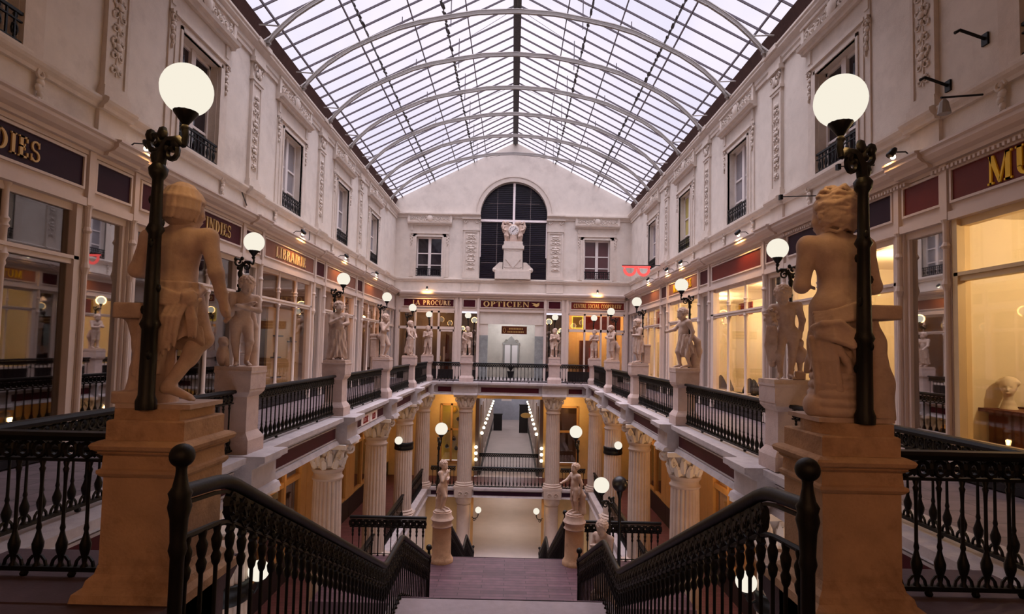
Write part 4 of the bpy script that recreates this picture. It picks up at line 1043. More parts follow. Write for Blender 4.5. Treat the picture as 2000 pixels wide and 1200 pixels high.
# ------------------------------------------------------------------ upper gallery: floors, entablature
XB = 4.05
for s in (-1, 1): struct('floor_gallery_%s' % SIDE[s], MB().box(s*3.95, s*HW, YN, YE, -.3, -.02), FLOORU); struct('ceiling_gallery_%s' % SIDE[s], MB().box(s*3.95, s*HW, YN, YE, -.62, -.3), SOFF)
struct('floor_gallery_back', MB().box(-3.95, 3.95, 27.6, YE, -.3, -.02), FLOORU); struct('ceiling_gallery_back', MB().box(-3.95, 3.95, 27.6, YE, -.61, -.3), SOFF)
PR = [(4.5,-.01),(3.74,-.01),(3.74,-.1),(3.8,-.12),(3.86,-.18),(3.92,-.2),(3.92,-.52),(3.86,-.54),(3.82,-.62),(4.5,-.62)]
def ent(s, y0, y1, dx=0, dz=0): return [(s*(a-(dx if a < 4.4 else 0)), b+dz) for a, b in PR]
for s in (-1, 1):
    m = MB(); m.extr(ent(s,0,0), 'y', 4.2, 27.8)
    for y in PK[1:6]: m.extr(ent(s,0,0,.26,.012), 'y', y-.42, y+.42)
    ent_ = struct('trim_%s_gallery_entablature' % SIDE[s], m, LEDGE)
    for k in range(5):
        y0, y1 = PK[k]+.5, PK[k+1]-.5
        if k == 0: y0 = 4.4
        t = link('panel_frame', None, ent_, (s*3.92, (y0+y1)/2, -.36))
        L = (y1-y0)/2
        part('panel', MB().box(0, -s*.015, -L, L, -.12, .12), MAR, t); mo = MB()
        for a, b in ((-.15,-.12),(.12,.15)): mo.box(0, -s*.03, -L-.03, L+.03, a, b)
        part('moulding', mo, LEDGE, t)
        if s < 0 and k == 2:
            sgn = thing('ledge_sign', 'white ledge sign with red letters below the left balustrade', 'sign', (-3.90, 16.0, -.36), PI/2)
            for q, tx in ((-.95,'LERIE'),(-.05,'REN')):
                bd = part('board', MB().box(q, q+.83, -.02, 0, -.13, .13), BRW, sgn); part('lettering', text(tx, .17, -.03, -.021, xc=q+.415, z=-.085, squeeze=.85), REDP, bd)
m = MB(); yb = lambda a: 27.6-(a-4.05)*-1
PB = [(28.1,-.01),(27.3,-.01),(27.3,-.1),(27.36,-.12),(27.42,-.18),(27.48,-.2),(27.48,-.52),(27.42,-.54),(27.38,-.62),(28.1,-.62)]
m.extr(PB, 'x', -4.0, 4.0)
for x in (-2.14, 2.14): m.extr([(a-(.26 if a < 28 else 0), b+.012) for a, b in PB], 'x', x-.58, x+.58)
ent_ = struct('trim_back_gallery_entablature', m, LEDGE)
for a, b, l in ((-3.5,-2.85,'left'), (-1.4,1.4,'middle'), (2.85,3.5,'right')):
    t = link('panel_frame', None, ent_, ((a+b)/2, 27.48, -.36)); L = (b-a)/2
    part('panel', MB().box(-L, L, -.015, 0, -.12, .12), MAR, t); part('moulding', MB().box(-L-.03, L+.03, -.03, 0, -.15, -.12).box(-L-.03, L+.03, -.03, 0, .12, .15), LEDGE, t)
# landing the camera stands on
m = MB(); m.box(-3.95, 3.95, YN, 2.75, -.3, -.01); 
for s in (-1, 1): m.box(s*1.8, s*3.95, 2.75, 3.3, -.3, -.01); m.box(s*2.04, s*3.95, 3.3, 4.15, -.3, -.01)
struct('floor_landing', m, DSTEP)
m = MB()
for s in (-1, 1): m.extr([(4.5,0),(4.5,-.1),(4.4,-.16),(4.3,-.2),(4.3,-.5),(4.1,-.62),(3.6,-.62),(3.6,0)], 'x', s*2.04, s*3.8)
struct('trim_landing_edge', m, DSTEP)
struct('ceiling_landing', MB().box(-3.95, 3.95, YN, 2.7, -.62, -.3), SOFF)
struct('wall_front_light_block', MB().box(-HW-.4, HW+.4, YN-.2, YN, -.6, 12.8), WALL)  # unseen wall, added to stop outside light reaching the foreground

# ------------------------------------------------------------------ balustrades
BAL = MB().lathe([(.026,.0),(.026,.03),(.014,.05),(.02,.09),(.034,.14),(.036,.17),(.02,.22),(.013,.25),(.018,.27),(.012,.3),(.011,.55),(.014,.62),(.02,.645),(.012,.66),(.02,.69),(.014,.70)], n=8).mesh('baluster', IRON, 60)
def balustrade(loc, rz, L, label, group=None, H=.95, dz=.04, step=.168):
    """local x from 0 to L, base at z=0"""
    t = thing('balustrade', label, 'balustrade', loc, rz, group)
    m = MB(); m.extr([(-.05,H-.05),(.05,H-.05),(.06,H-.025),(.045,H),(-.045,H),(-.06,H-.025)], 'x', 0, L); part('handrail', m, IRON, t)
    m = MB(); m.box(0, L, -.02, .02, H-.205, H-.185); m.box(0, L, -.012, .012, H-.065, H-.05)
    n = max(1, int(L/.11)); st = L/n
    for i in range(n):
        x = st*(i+.5)
        m.tube([(x+.04*math.cos(a), 0, H-.125+.05*math.sin(a)) for a in [q*PI/4 for q in range(8)]], .018, 5, True)
        m.blob((x-st/2, 0, H-.125), (.024,.02,.056), 5, 4); m.blob((x, 0, H-.125), (.022,.018,.022), 5, 4)
    part('frieze', m, IRON, t)
    nb = max(2, int(L/step)); st = L/nb
    m = MB(); m.box(0, L, -.025, .025, dz, dz+.03)
    for i in range(nb): m.tube([(st*(i+.5)+st*.38*math.cos(a), 0, dz+.03+.075*math.sin(a)) for a in [PI*q/6 for q in range(7)]], .011, 4)
    for i in range(1, 4): m.lathe([(.02,0),(.03,.02),(.015,.05)], L*i/4, 0, 0, 6)
    part('bottom_rail', m, IRON, t)
    for i in range(nb):
        b = part('baluster', BAL, None, t, loc=(st*(i+.5), 0, dz)); b.scale = (1,1,(H-.2-dz)/.70)
    return t
def pedestal_small(loc, label, group=None, deep=.0, w=.2, s=0):
    prof = [(w+.07,0),(w+.07,.2),(w+.05,.24),(w+.01,.3),(w,.32),(w,.84),(w+.02,.86),(w+.05,.9),(w+.06,.92),(w+.06,.96)]
    t = thing('statue_pedestal', label, 'pedestal', loc, 0, group)
    part('shaft', MB().sqlathe(prof), STONE2, t)
    m = MB(); m.box(-.27, .27, -.26, .26, .96, 1.22); m.box(-.28, .28, -.27, .27, 1.2, 1.235); part('statue_block', m, STONE2, t)
    return t
PBK = {-1: PK[:], 1: [3.95, 8.28, 13.12, 17.92, 22.68, 27.6]}
names_row = {1: 'second', 2: 'third', 3: 'fourth', 4: 'fifth', 5: 'corner'}
for s in (-1, 1):
    for k in range(6):
        y0 = PBK[s][k]+.29; y1 = PBK[s][k+1]-.29 if k < 5 else None
        if k == 0: y0 = PK[0]-1.4
        if y1 is None: continue
        f = fr(s, 0); 
        st = y0 if s < 0 else y1
        balustrade((s*XB, st, 0), f['rz'], y1-y0, '%s balustrade section along the %s gallery edge' % (['nearest','second','third','fourth','farthest'][k], SIDE[s]), 'iron balustrades of the side galleries')
    for k in range(1, 6):
        pedestal_small((s*(XB+.03), PBK[s][k], 0), 'stone pedestal under the %s statue of the %s row' % (names_row[k], SIDE[s]), 'statue pedestals along the galleries')
for x, l in ((-2.14,'left'), (2.14,'right')): pedestal_small((x, 27.62, 0), 'stone pedestal of the %s statue on the end gallery' % l, 'statue pedestals along the galleries', w=.26)
for a, b, l in ((-3.8,-2.45,'short left iron balustrade of the end gallery'), (-1.83,1.83,'long middle iron balustrade of the end gallery under the clock'), (2.45,3.8,'short right iron balustrade of the end gallery')):
    balustrade((a, 27.62, 0), 0, b-a, l)
# rails of the landing beside the big pedestals
balustrade((-3.95, 4.0, 0), 0, 1.33, 'heavy dark balustrade left of the big left pedestal', H=1.0, step=.15); balustrade((2.68, 4.0, 0), 0, 1.3, 'heavy dark balustrade right of the big right pedestal', H=1.0, step=.15)
# big foreground pedestals
for s in (-1, 1):
    t = thing('statue_pedestal', 'big weathered stone pedestal at the stair head, %s' % SIDE[s], 'pedestal', (2.36 if s > 0 else -2.30, 3.95, 0), 0)
    part('base', MB().sqlathe([(.36,0),(.35,.05),(.31,.08),(.3,.12),(.27,.15),(.258,.2)]), STONE, t)
    part('shaft', MB().sqlathe([(.255,.2),(.255,.76),(.27,.77),(.285,.79),(.285,.81),(.265,.82),(.26,.9),(.29,.92)]), STONE, t)
    part('cornice', MB().sqlathe([(.28,.915),(.285,.93),(.31,.945),(.32,.97),(.31,.985),(.28,1.0)]), STONE, t)
    part('upper_block', MB().sqlathe([(.255,1.0),(.255,1.12),(.245,1.13)]), STONE, t)
    if s < 0: m = MB().box(-.23, .2, -.22, .22, 1.12, 1.2)
    else: m = MB().lathe([(.24,1.12),(.24,1.21)], n=20); m.box(-.0, .23, -.23, .23, 1.12, 1.208)
    part('statue_plinth', m, STONE, t)
    # masonry pier below the landing edge, under the pedestal
    struct('wall_%s_stair_pier' % SIDE[s], MB().box(s*2.06, s*2.6, 3.66, 4.22, -5.1, -.02), STONE)

# ------------------------------------------------------------------ globe lamps
def lamp_meshes(big=False):
    H = 1.62; r0, r1 = (.05,.034) if big else (.036,.022)
    p = MB(); p.lathe([(r0*1.25,0),(r0*1.3,.05),(r0,.09),(r0*.97,.5),(r0*1.3,.53),(r0*.95,.57),(r1*1.15,1.1),(r1*1.7,1.13),(r1*1.15,1.17),(r1,1.45),(r1*1.6,1.48),(r1*1.8,1.52),(r1*.9,1.56),(r1*.8,1.62)], n=10)
    for i in range(9):
        a = i*2.4; z = .2+.14*i; rr = r0+(r1-r0)*z/1.5; p.blob((rr*math.cos(a), rr*math.sin(a), z), (.018,.018,.03), 5, 4)
    k = 1.35 if big else 1.0
    s_ = MB()      # arm toward -x (over the void)
    s_.tube([(0,0,1.5),(-.02,0,1.62),(-.08,0,1.70),(-.15,0,1.70),(-.2,0,1.66)], [.026*k,.026*k,.024*k,.022*k,.016*k], 6)
    s_.tube([(p_[0], 0, p_[2]) for p_ in spiral(.035, 1.70, .075, PI, 1.25, 14)], .016*k, 5)
    s_.tube([(p_[0], 0, p_[2]) for p_ in spiral(-.1, 1.62, .06, PI/2, 1.2, 12)], .014*k, 5)
    s_.tube([(-.2,0,1.66),(-.21,0,1.72),(-.2,0,1.78)], .016*k, 6)
    for a, b in ((-.05,1.66),(-.13,1.68),(.03,1.6),(.08,1.74),(-.02,1.75)): s_.blob((a,0,b), (.03*k,.022*k,.035*k), 6, 4)
    c = MB(); c.lathe([(.014,1.74),(.03,1.77),(.018,1.79),(.04,1.82),(.075,1.865),(.08,1.885)], -.2, 0, 0, 14)
    g = MB(); gr_ = .161 if big else .155; g.blob((-.2,0,2.015), (gr_,gr_,gr_), 28, 18)
    return p.mesh('post', IRON2, 60), s_.mesh('scroll_arm', IRON2, 60), c.mesh('globe_holder', IRON2, 60), g.mesh('globe', GLOBE, 70)
LM = lamp_meshes(); LMB = lamp_meshes(True)
def lamp(loc, rz, label, big=False, w=22, group='globe lamps beside the statues', zs=1.0, dark=False):
    t = thing('globe_lamp', label, 'lamp', loc, rz, group)
    for n_, me in zip(('post','scroll_arm','globe_holder','globe'), LMB if big else LM):
        if n_ == 'globe' and dark: me = me.copy(); me.materials[0] = BLK
        part(n_, me, None, t)
    if not dark:
        p = Vector(loc)+Matrix.Rotation(rz, 3, 'Z') @ Vector((-.2,0,2.015))
        plight(p, (255,200,124), w, .175, 'globe_light')
    return t
ZB = 1.235
for s in (-1, 1):
    for k in range(1, 6):
        if k < 5: lamp((s*(XB+.2), PBK[s][k]+.17, ZB), 0 if s > 0 else PI, 'lit globe lamp behind the %s statue of the %s row' % (names_row[k], SIDE[s]))
        else: lamp((s*XB, PK[k]+.2, ZB), PI/2, 'lit globe lamp behind the corner statue of the %s row' % SIDE[s], w=14)
for x, l in ((-2.14,'left'), (2.14,'right')): lamp((x, 27.85, ZB), PI/2, 'lit globe lamp behind the %s statue of the end gallery' % l, w=14)
o_ = lamp((-2.32, 3.72, 1.2), PI-.25, 'big lit globe lamp on a dark post at the left stair head', True, 26); o2_ = lamp((2.40, 3.72, 1.21), .35, 'big lit globe lamp on a dark post at the right stair head', True, 26); o_.scale = o2_.scale = (1, 1, 1.055)
# ------------------------------------------------------------------ statues
def statue(name_label, loc, meshes, base=(.24,.2,.06), round_=False, rz=0, group=None):
    t = thing('statue', name_label, 'statue', loc, rz, group)
    bz = base[2]
    if round_: m = MB().lathe([(base[0],0),(base[0],bz*.8),(base[0]*.96,bz)], n=20)
    else: m = MB(); m.box(-base[0], base[0], -base[1], base[1], 0, bz)
    part('base', m, STAT, t)
    for n_, me in zip(('body','hair','drapery','support'), meshes):
        if me: part(n_, me, None, t, loc=(0,0,bz))
    return t
def roll(d, pts, r, k=.03): d.chain(pts, r, k)
# --- big left statue, seen from behind: bob hair, cloth knotted at the hip, stone block beside
def e1(e):
    e.rbox((.235,.02,.58), (.09,.12,.05), .01); e.chain([(.23,.02,.52),(.205,.02,.36),(.205,.02,.2),(.22,.02,.02)], [.065,.045,.05,.075], .04); e.rbox((.215,.02,.03), (.09,.12,.04), .01)
    e.cap((.08,.02,.0), (.09,.0,.3), .12, .09, .05)
def s1(d):
    d.skirt((.0,.005,.775), (.0,.02,.38), (.150,.128), (.175,.15), 9, .014, 1.4, .01, hem=.05)
    d.skirt((.07,.03,.62), (.10,.05,.16), (.105,.11), (.10,.10), 7, .016, 1.2, .01, ph=1., hem=.02)
    for i in range(5): d.chain([(.152-.004*i,.02+.012*i,.775-.024*i), (.11,.11+.006*i,.752-.024*i), (.0,.142+.004*i,.712-.021*i), (-.10,.125,.678-.012*i), (-.15,.09,.665)], [.012,.0135,.014,.013,.011], .007)
    d.chain([(.15,-.02,.77),(.05,-.12,.77),(-.08,-.11,.75),(-.15,-.03,.73),(-.155,.05,.69)], .02, .012)
    d.ell((-.15,.115,.665), (.045,.04,.05), .012); d.chain([(-.17,.12,.70),(-.13,.15,.685),(-.12,.14,.64)], .017, .008); d.chain([(-.15,.14,.64),(-.17,.1,.62),(-.185,.06,.66)], .015, .008)
    for q in range(4):
        x = -.125+.032*q; d.chain([(x-.01,.135,.63), (x+.015,.165,.54), (x+.03,.168,.44-.03*q), (x+.035,.16,.36-.03*q)], [.016,.019,.018,.008], .006)
    for q in range(3):
        x = -.19+.02*q; d.chain([(x+.03,.11,.63),(x,.12,.53),(x-.005,.115,.42)], [.014,.016,.008], .006)
    for q in range(5):
        x = .035+.034*q; sw = .05*math.sin(q*1.7+.4)
        d.chain([(x-.07+.3*(q == 4)*.1,.135-.004*q,.64), (x-.02+sw*.4,.158-.014*q,.47), (x+.01-sw*.3,.152-.016*q,.31), (x+.012+sw*.3,.142-.016*q,.17+.012*(q % 2))], [.009,.015+.004*(q % 2),.017-.004*(q % 2),.010], .007)
m1 = figure(PI, .0085, hyaw=-.45, hpit=.05, hair='bob', scale=1.08, skirts=(s1,), extra=e1, seed=3, pel=(-.01,.01,.70), che=(.0,.0,1.0), hd=(-.02,-.02,1.27), nk=(0,.0,1.13),
    shR=(-.185,.0,1.075), elR=(-.26,.02,.84), haR=(-.295,-.03,.635), shL=(.195,.0,1.06), elL=(.275,.0,.85), haL=(.2,-.2,.84), knR=(-.15,-.06,.41), anR=(-.035,.1,.115), toR=(-.165,.085,.035), knL=(.08,0,.37))
statue('big stone boy seen from behind at the left stair head, cloth knotted on his hip', (-2.30, 3.97, 1.2), m1, (.25,.21,.03))
# --- big right statue, seen from behind: wavy hair, bare back, draped hips, rope coil
def e2(e):
    for i in range(5):
        z = .03+.052*i; r = .132-.006*i
        e.chain([(.05+r*math.cos(t), .04+r*math.sin(t), z) for t in [q*PI/8 for q in range(17)]], .028, .006)
    e.cap((.05,.04,0), (.05,.04,.25), .13, .1, .02)
    e.chain([(-.21,.05,.0),(-.22,.03,.2),(-.215,.0,.45),(-.2,-.02,.6)], [.095,.085,.065,.05], .05); e.rbox((-.235,.0,.635), (.105,.1,.045), .012)
    e.ell((.19,.05,.06), (.045,.07,.07), .02)
def s2(d):
    d.skirt((.0,.0,.705), (.03,.01,.27), (.152,.13), (.15,.14), 9, .014, 2.2, .01, hem=.02)
    for i in range(5): d.chain([(.165,.03+.01*i,.625-.022*i), (.10,.12+.006*i,.635-.018*i), (.0,.15+.004*i,.665-.02*i), (-.10,.125,.71-.022*i), (-.155,.05,.735-.024*i)], [.012,.013,.014,.013,.011], .008)
    for i in range(4): d.chain([(.185-.006*i,.08+.012*i,.545-.022*i), (.12,.165+.008*i,.54-.028*i), (.03,.185+.006*i,.50-.026*i), (-.07,.175,.50-.012*i), (-.15,.09,.555+.004*i)], [.014,.017,.019,.017,.013], .009)
    d.chain([(.19,.06,.535),(.17,.14,.555),(.09,.185,.56),(.04,.19,.52)], [.016,.02,.022,.018], .01)
    d.ell((.03,.1,.49), (.16,.09,.06), .03)
    for q in range(4): d.chain([(.20-.026*q,.06+.028*q,.47-.01*q), (.185-.024*q,.085+.026*q,.34), (.172-.03*q,.09+.022*q,.2-.012*q), (.178-.03*q,.085+.022*q,.125+.02*q)], [.02,.024,.024,.016], .008)
    d.chain([(.09,.16,.42),(.05,.165,.34),(.0,.16,.26)], [.02,.024,.016], .01); d.chain([(.0,.17,.43),(-.03,.165,.36),(-.06,.15,.30)], [.022,.026,.018], .01); d.chain([(-.06,.165,.45),(-.09,.14,.36),(-.1,.12,.25)], [.02,.024,.018], .01)
m2 = figure(PI, .0085, hyaw=.5, hpit=.08, hair='wave', scale=1.13, skirts=(s2,), extra=e2, seed=5, pel=(.0,.01,.70), che=(.01,.01,.99), nk=(.02,.0,1.12), hd=(.03,-.02,1.255),
    shR=(-.165,.0,1.05), elR=(-.225,-.0,.80), haR=(-.11,-.19,.84), shL=(.185,.0,1.05), elL=(.215,-.02,.80), haL=(.1,-.2,.82), knL=(.1,-.03,.38))
statue('big stone girl seen from behind at the right stair head, wavy hair and draped hips', (2.37, 3.97, 1.21), m2, (.25,.21,.03))
# --- row statues
H2 = .0125
CROSS = dict(elR=(-.2,-.06,.86), haR=(.06,-.165,.95), elL=(.2,-.06,.86), haL=(-.06,-.17,.91))
CHIN = dict(elR=(-.2,-.08,.86), haR=(-.03,-.15,1.07), elL=(.19,-.05,.87), haL=(.0,-.15,.88))
REACH = dict(elR=(-.2,-.14,.90), haR=(-.16,-.36,.84), elL=(.22,.08,.84), haL=(.2,.04,.64))
STEPJ = dict(hiR=(-.08,-.01,.66), knR=(-.09,-.12,.38), anR=(-.09,-.06,.08), toR=(-.1,-.2,.025), knL=(.085,-.01,.37), anL=(.09,.08,.08))
ZS = ZB
def dog(e, x, y):
    e.ell((x,y,.16), (.09,.11,.17), .03); e.ell((x,y-.04,.36), (.07,.08,.09), .04); e.cap((x,y-.09,.36), (x+.03,y-.16,.33), .04, .03, .02); e.cap((x-.05,y-.03,.42), (x-.06,y-.02,.36), .02, .02, .01); e.cap((x+.05,y-.06,.2), (x+.06,y-.1,.02), .03, .03, .02)
def stump(e, x, y, h, r=.09): e.chain([(x,y,0),(x+.01,y,h*.5),(x-.01,y,h)], [r*1.15, r*.9, r], .03)
def x_l2(e): dog(e, -.26, .04); stump(e, .16, .14, .5, .07); e.chain([(.13,.12,.85),(.17,.13,.6),(.15,.14,.3)], [.04,.06,.07], .03)
ms = figure(.55, H2, hyaw=.25, hpit=.5, extra=x_l2, seed=11, hd=(.02,-.055,1.235), pel=(-.03,.01,.69), shR=(-.17,.0,1.075), shL=(.165,.0,1.045), hiR=(-.105,0,.665), hiL=(.05,0,.66), knR=(-.10,.0,.37), anR=(-.075,.02,.075), knL=(.085,-.09,.375), anL=(.07,.03,.08), **CROSS)
statue('curly stone child with folded arms and a dog, second in the left row', (-4.08, PBK[-1][1], ZS), ms, (.28,.26,.06))
def x_r2(e):
    e.chain([(-.19,-.1,.74),(-.2,-.06,.5),(-.17,0,.22)], [.06,.085,.05], .03); e.ell((-.2,-.15,.88), (.075,.05,.1), .02); e.ell((-.2,-.2,.87), (.02,.025,.03), .015); e.ell((-.235,-.195,.91), (.02,.02,.015), .01, cut=True); e.ell((-.17,-.195,.91), (.02,.02,.015), .01, cut=True)
    for q in range(9): e.ell((-.2+.085*math.cos(q*.7), -.15, .9+.11*math.sin(q*.7)), (.028,.03,.028), .01)
    for q in range(5): e.chain([(-.25+.03*q,-.14,.76),(-.27+.035*q,-.13,.5),(-.23+.03*q,-.08,.26)], [.014,.022,.012], .008)
    e.rbox((.2,.05,.06), (.07,.07,.06), .01); e.cap((.2,.05,.12), (.2,.05,.22), .03, .04, .02); e.ell((.2,.05,.36), (.11,.11,.12), .03); e.cap((.2,.05,.46), (.2,.05,.54), .045, .055, .02)
ms = figure(-.35, H2, hyaw=-.3, hpit=.55, extra=x_r2, seed=12, pel=(.035,.02,.69), che=(.0,-.0,.98), hd=(-.035,-.055,1.225), nk=(-.01,0,1.11), shR=(-.165,-.01,1.04), shL=(.17,.02,1.08), elR=(-.21,-.05,.86), haR=(-.17,-.16,.82), elL=(.235,.07,.87), haL=(.21,.08,.66), hiR=(-.05,0,.66), hiL=(.11,.01,.67), knR=(-.085,-.09,.37), anR=(-.06,.03,.08), knL=(.10,.0,.37), anL=(.07,.02,.075))
statue('nude stone child looking down beside a round urn, second in the right row', (4.08, PBK[1][1], ZS), ms, (.28,.26,.06))
def s_l3(d): d.skirt((0,.0,.72), (.02,.04,.05), (.15,.12), (.19,.17), 9, .03, 2.4, hem=.02); d.chain([(-.17,.1,.9),(-.1,.12,.5),(-.16,.1,.05)], [.05,.09,.1], .04)
ms = figure(.4, H2, hyaw=.3, hpit=.05, skirts=(s_l3,), extra=lambda e: stump(e, -.12, .16, .6), seed=13, elR=(-.19,-.06,.87), haR=(.02,-.15,.99), elL=(.2,-.07,.88), haL=(.12,-.18,.86))
statue('stone child in long gathered cloth with hands at the chest, third in the left row', (-4.08, PBK[-1][2], ZS), ms, (.26,.24,.06))
def s_r3(d): d.skirt((0,.0,.78), (.02,.06,.3), (.145,.12), (.17,.2), 8, .025, 2., hem=.05); d.chain([(.1,.14,.75),(.12,.26,.62),(.1,.3,.4),(.06,.28,.1)], [.05,.07,.08,.07], .04)
ms = figure(-1.35, H2, hyaw=-.1, hpit=.3, hair='curl', skirts=(s_r3,), extra=lambda e: stump(e, .05, .24, .45, .1), seed=14, hd=(0,-.07,1.25), che=(0,-.02,.99), **REACH, **STEPJ)
statue('draped stone girl reaching one arm forward, third in the right row', (4.08, PBK[1][2], ZS), ms, (.28,.26,.06))
def x_l4(e): e.rbox((-.0,.3,.36), (.12,.1,.36), .01); e.rbox((0,.3,.7), (.14,.12,.04), .01); e.rbox((0,.3,.58), (.135,.115,.02), .01)
ms = figure(1.3, H2, hyaw=.1, hpit=.25, extra=x_l4, seed=15, pel=(0,.05,.70), che=(0,-.01,.99), hd=(0,-.07,1.24), knL=(.09,-.14,.4), anL=(.09,-.02,.08), toL=(.09,-.17,.025), **CHIN)
statue('stone child leaning on a block, hand at chin, fourth in the left row', (-4.08, PBK[-1][3], ZS), ms, (.26,.26,.06))
def s_r4(d): d.skirt((0,.0,.9), (.0,.03,.3), (.14,.125), (.16,.17), 8, .022, 2., hem=.04)
def x_r4(e): e.rbox((0,.26,.28), (.11,.1,.28), .01); e.rbox((0,.26,.56), (.13,.12,.03), .01)
ms = figure(-1.4, H2, hyaw=0, hpit=.3, skirts=(s_r4,), extra=x_r4, seed=16, hd=(0,-.06,1.25), **CHIN)
statue('draped stone child with hand to the mouth beside a block, fourth in the right row', (4.08, PBK[1][3], ZS), ms, (.26,.26,.06))
ms = figure(1.1, .014, hyaw=.2, hpit=.2, skirts=(lambda d: d.skirt((0,.02,.62), (.0,.08,.1), (.14,.12), (.16,.15), 7, .025, 2.),), seed=17, elR=(-.2,-.1,.84), haR=(-.12,-.22,.72), elL=(.2,-.1,.86), haL=(.1,-.22,.78))
statue('stone child with bent arms and cloth at the legs, fifth in the left row', (-4.08, PBK[-1][4], ZS), ms, (.26,.24,.06))
ms = figure(-1.2, .014, hyaw=0, hpit=.35, extra=lambda e: (stump(e, 0, .22, .5), e.ell((-.05,-.22,.9), (.07,.07,.07), .02)), skirts=(lambda d: d.chain([(.1,.12,.7),(.1,.2,.5),(0,.24,.2)], [.06,.09,.08], .04),), seed=18, pel=(0,.06,.7), che=(0,-.01,.98), hd=(0,-.07,1.24), elR=(-.2,-.12,.88), haR=(-.08,-.22,.9), elL=(.2,-.1,.86), haL=(.08,-.22,.86))
statue('stone child bending over a ball, fifth in the right row', (4.08, PBK[1][4], ZS), ms, (.26,.24,.06))
LEGS = dict(knR=(-.12,-.03,.37), anR=(-.15,.02,.075), toR=(-.19,-.12,.025), knL=(.12,-.03,.37), anL=(.15,.02,.075), toL=(.19,-.12,.025))
ms = figure(.05, .014, hyaw=.1, seed=19, extra=lambda e: stump(e, 0, .13, .45), **CROSS, **LEGS)
statue('stone child with crossed arms and legs apart at the left end corner', (-4.08, PBK[-1][5], ZS), ms, (.24,.22,.06))
ms = figure(-.3, .014, hyaw=-.3, hpit=.1, seed=20, extra=lambda e: stump(e, -.12, .12, .6), **CHIN)
statue('stone child with a hand at the chin at the right end corner', (4.08, PBK[1][5], ZS), ms, (.24,.22,.06))
def s_e(d): d.chain([(-.16,.05,.9),(-.17,.08,.6),(-.1,.1,.3),(-.12,.08,.02)], [.04,.07,.08,.09], .03); d.skirt((0,.02,.74), (.0,.03,.52), (.145,.12), (.16,.14), 7, .02, 2.)
ms = figure(.1, .013, hyaw=.3, hpit=.1, skirts=(s_e,), seed=21, elR=(-.23,-.02,.84), haR=(-.12,-.14,.78), elL=(.2,-.08,.88), haL=(.02,-.17,.94), knL=(.1,-.1,.38), anL=(.13,.0,.08))
statue('stone child with cloth at the hips, left statue of the end gallery', (-2.14, 27.62, ZS), ms, (.26,.22,.06))
ms = figure(-.1, .013, hyaw=-.3, hpit=.1, skirts=(s_e,), seed=22, knR=(-.1,-.1,.38), anR=(-.13,.0,.08), **CROSS)
statue('stone child with folded arms and trailing cloth, right statue of the end gallery', (2.14, 27.62, ZS), ms, (.26,.22,.06))

# --- landing statues on round pedestals
def round_ped(loc, label, h=1.2, r=.235):
    t = thing('round_pedestal', label, 'pedestal', loc)
    m = MB(); m.lathe([(r*1.25,0),(r*1.25,.06),(r*1.15,.1),(r*1.0,.16),(r*.98,h-.36),(r*1.0,h-.34)], n=24); part('shaft', m, STONE, t, 60)
    m = MB(); m.lathe([(r*1.0,h-.36),(r*1.12,h-.33),(r*1.02,h-.3),(r*1.02,h-.24),(r*1.12,h-.2),(r*1.2,h-.17),(r*1.1,h-.13),(r*1.0,h-.1),(r*.98,h)], n=24); part('cap', m, STAT, t, 60)
    return t
ZP = -3.59
def s_s(d): d.chain([(.12,.1,.7),(.16,.16,.5),(.1,.2,.25),(.12,.2,.02)], [.05,.08,.08,.1], .03); d.skirt((0,.02,.72), (.02,.06,.46), (.14,.12), (.15,.15), 6, .02, 2.)
round_ped((-1.56, 14.1, ZP), 'round stone pedestal at the left edge of the wooden landing'); round_ped((1.70, 14.1, ZP), 'round stone pedestal at the right edge of the wooden landing')
ms = figure(1.15, .012, hyaw=.1, hpit=.15, skirts=(s_s,), seed=23, scale=.86, knR=(-.09,-.12,.4), anR=(-.09,-.02,.08), **CHIN)
statue('stone child with a finger at the lips on the left round pedestal of the landing', (-1.56, 14.1, ZP+1.2), ms, (.2,.2,.04), True)
ms = figure(-1.1, .012, hyaw=.0, hpit=.15, skirts=(s_s,), extra=lambda e: dog(e, .05, .2), seed=24, scale=.86, **REACH)
statue('stone child stretching an arm on the right round pedestal of the landing', (1.70, 14.1, ZP+1.2), ms, (.2,.2,.04), True)
round_ped((1.93, 11.2, ZP), 'low round stone pedestal behind the right stair railing', h=.5)
ms = figure(-.75, .012, hyaw=-.2, hpit=.5, skirts=(lambda d: d.skirt((0,.02,.8), (.0,.05,.05), (.15,.13), (.17,.16), 8, .025, 2.),), seed=25, scale=1.0, hd=(0,-.05,1.245), **CROSS)
statue('stone child with bowed head behind the right stair railing', (1.93, 11.2, ZP+.5), ms, (.22,.2,.04), True)
lamp((-1.72, 14.3, ZP+1.2), PI/2+.4, 'globe lamp behind the left landing statue', w=16, group=None); lamp((1.78, 14.3, ZP+1.2), PI/2-.4, 'globe lamp behind the right landing statue', w=16, group=None)
lamp((2.1, 11.45, ZP+.55), PI/2-1.2, 'globe lamp above the bowed stone child by the right stair railing', w=16, group=None)
t = thing('dark_globe', 'unlit dark globe on a post right of the lit landing lamp', 'lamp', (2.36, 11.8, ZP)); part('globe', MB().blob((0,0,2.5), (.16,.16,.16), 20, 12), BLK, t, 60); part('post', MB().lathe([(.06,0),(.04,.1),(.03,2.2),(.07,2.36)], n=10), IRON2, t)
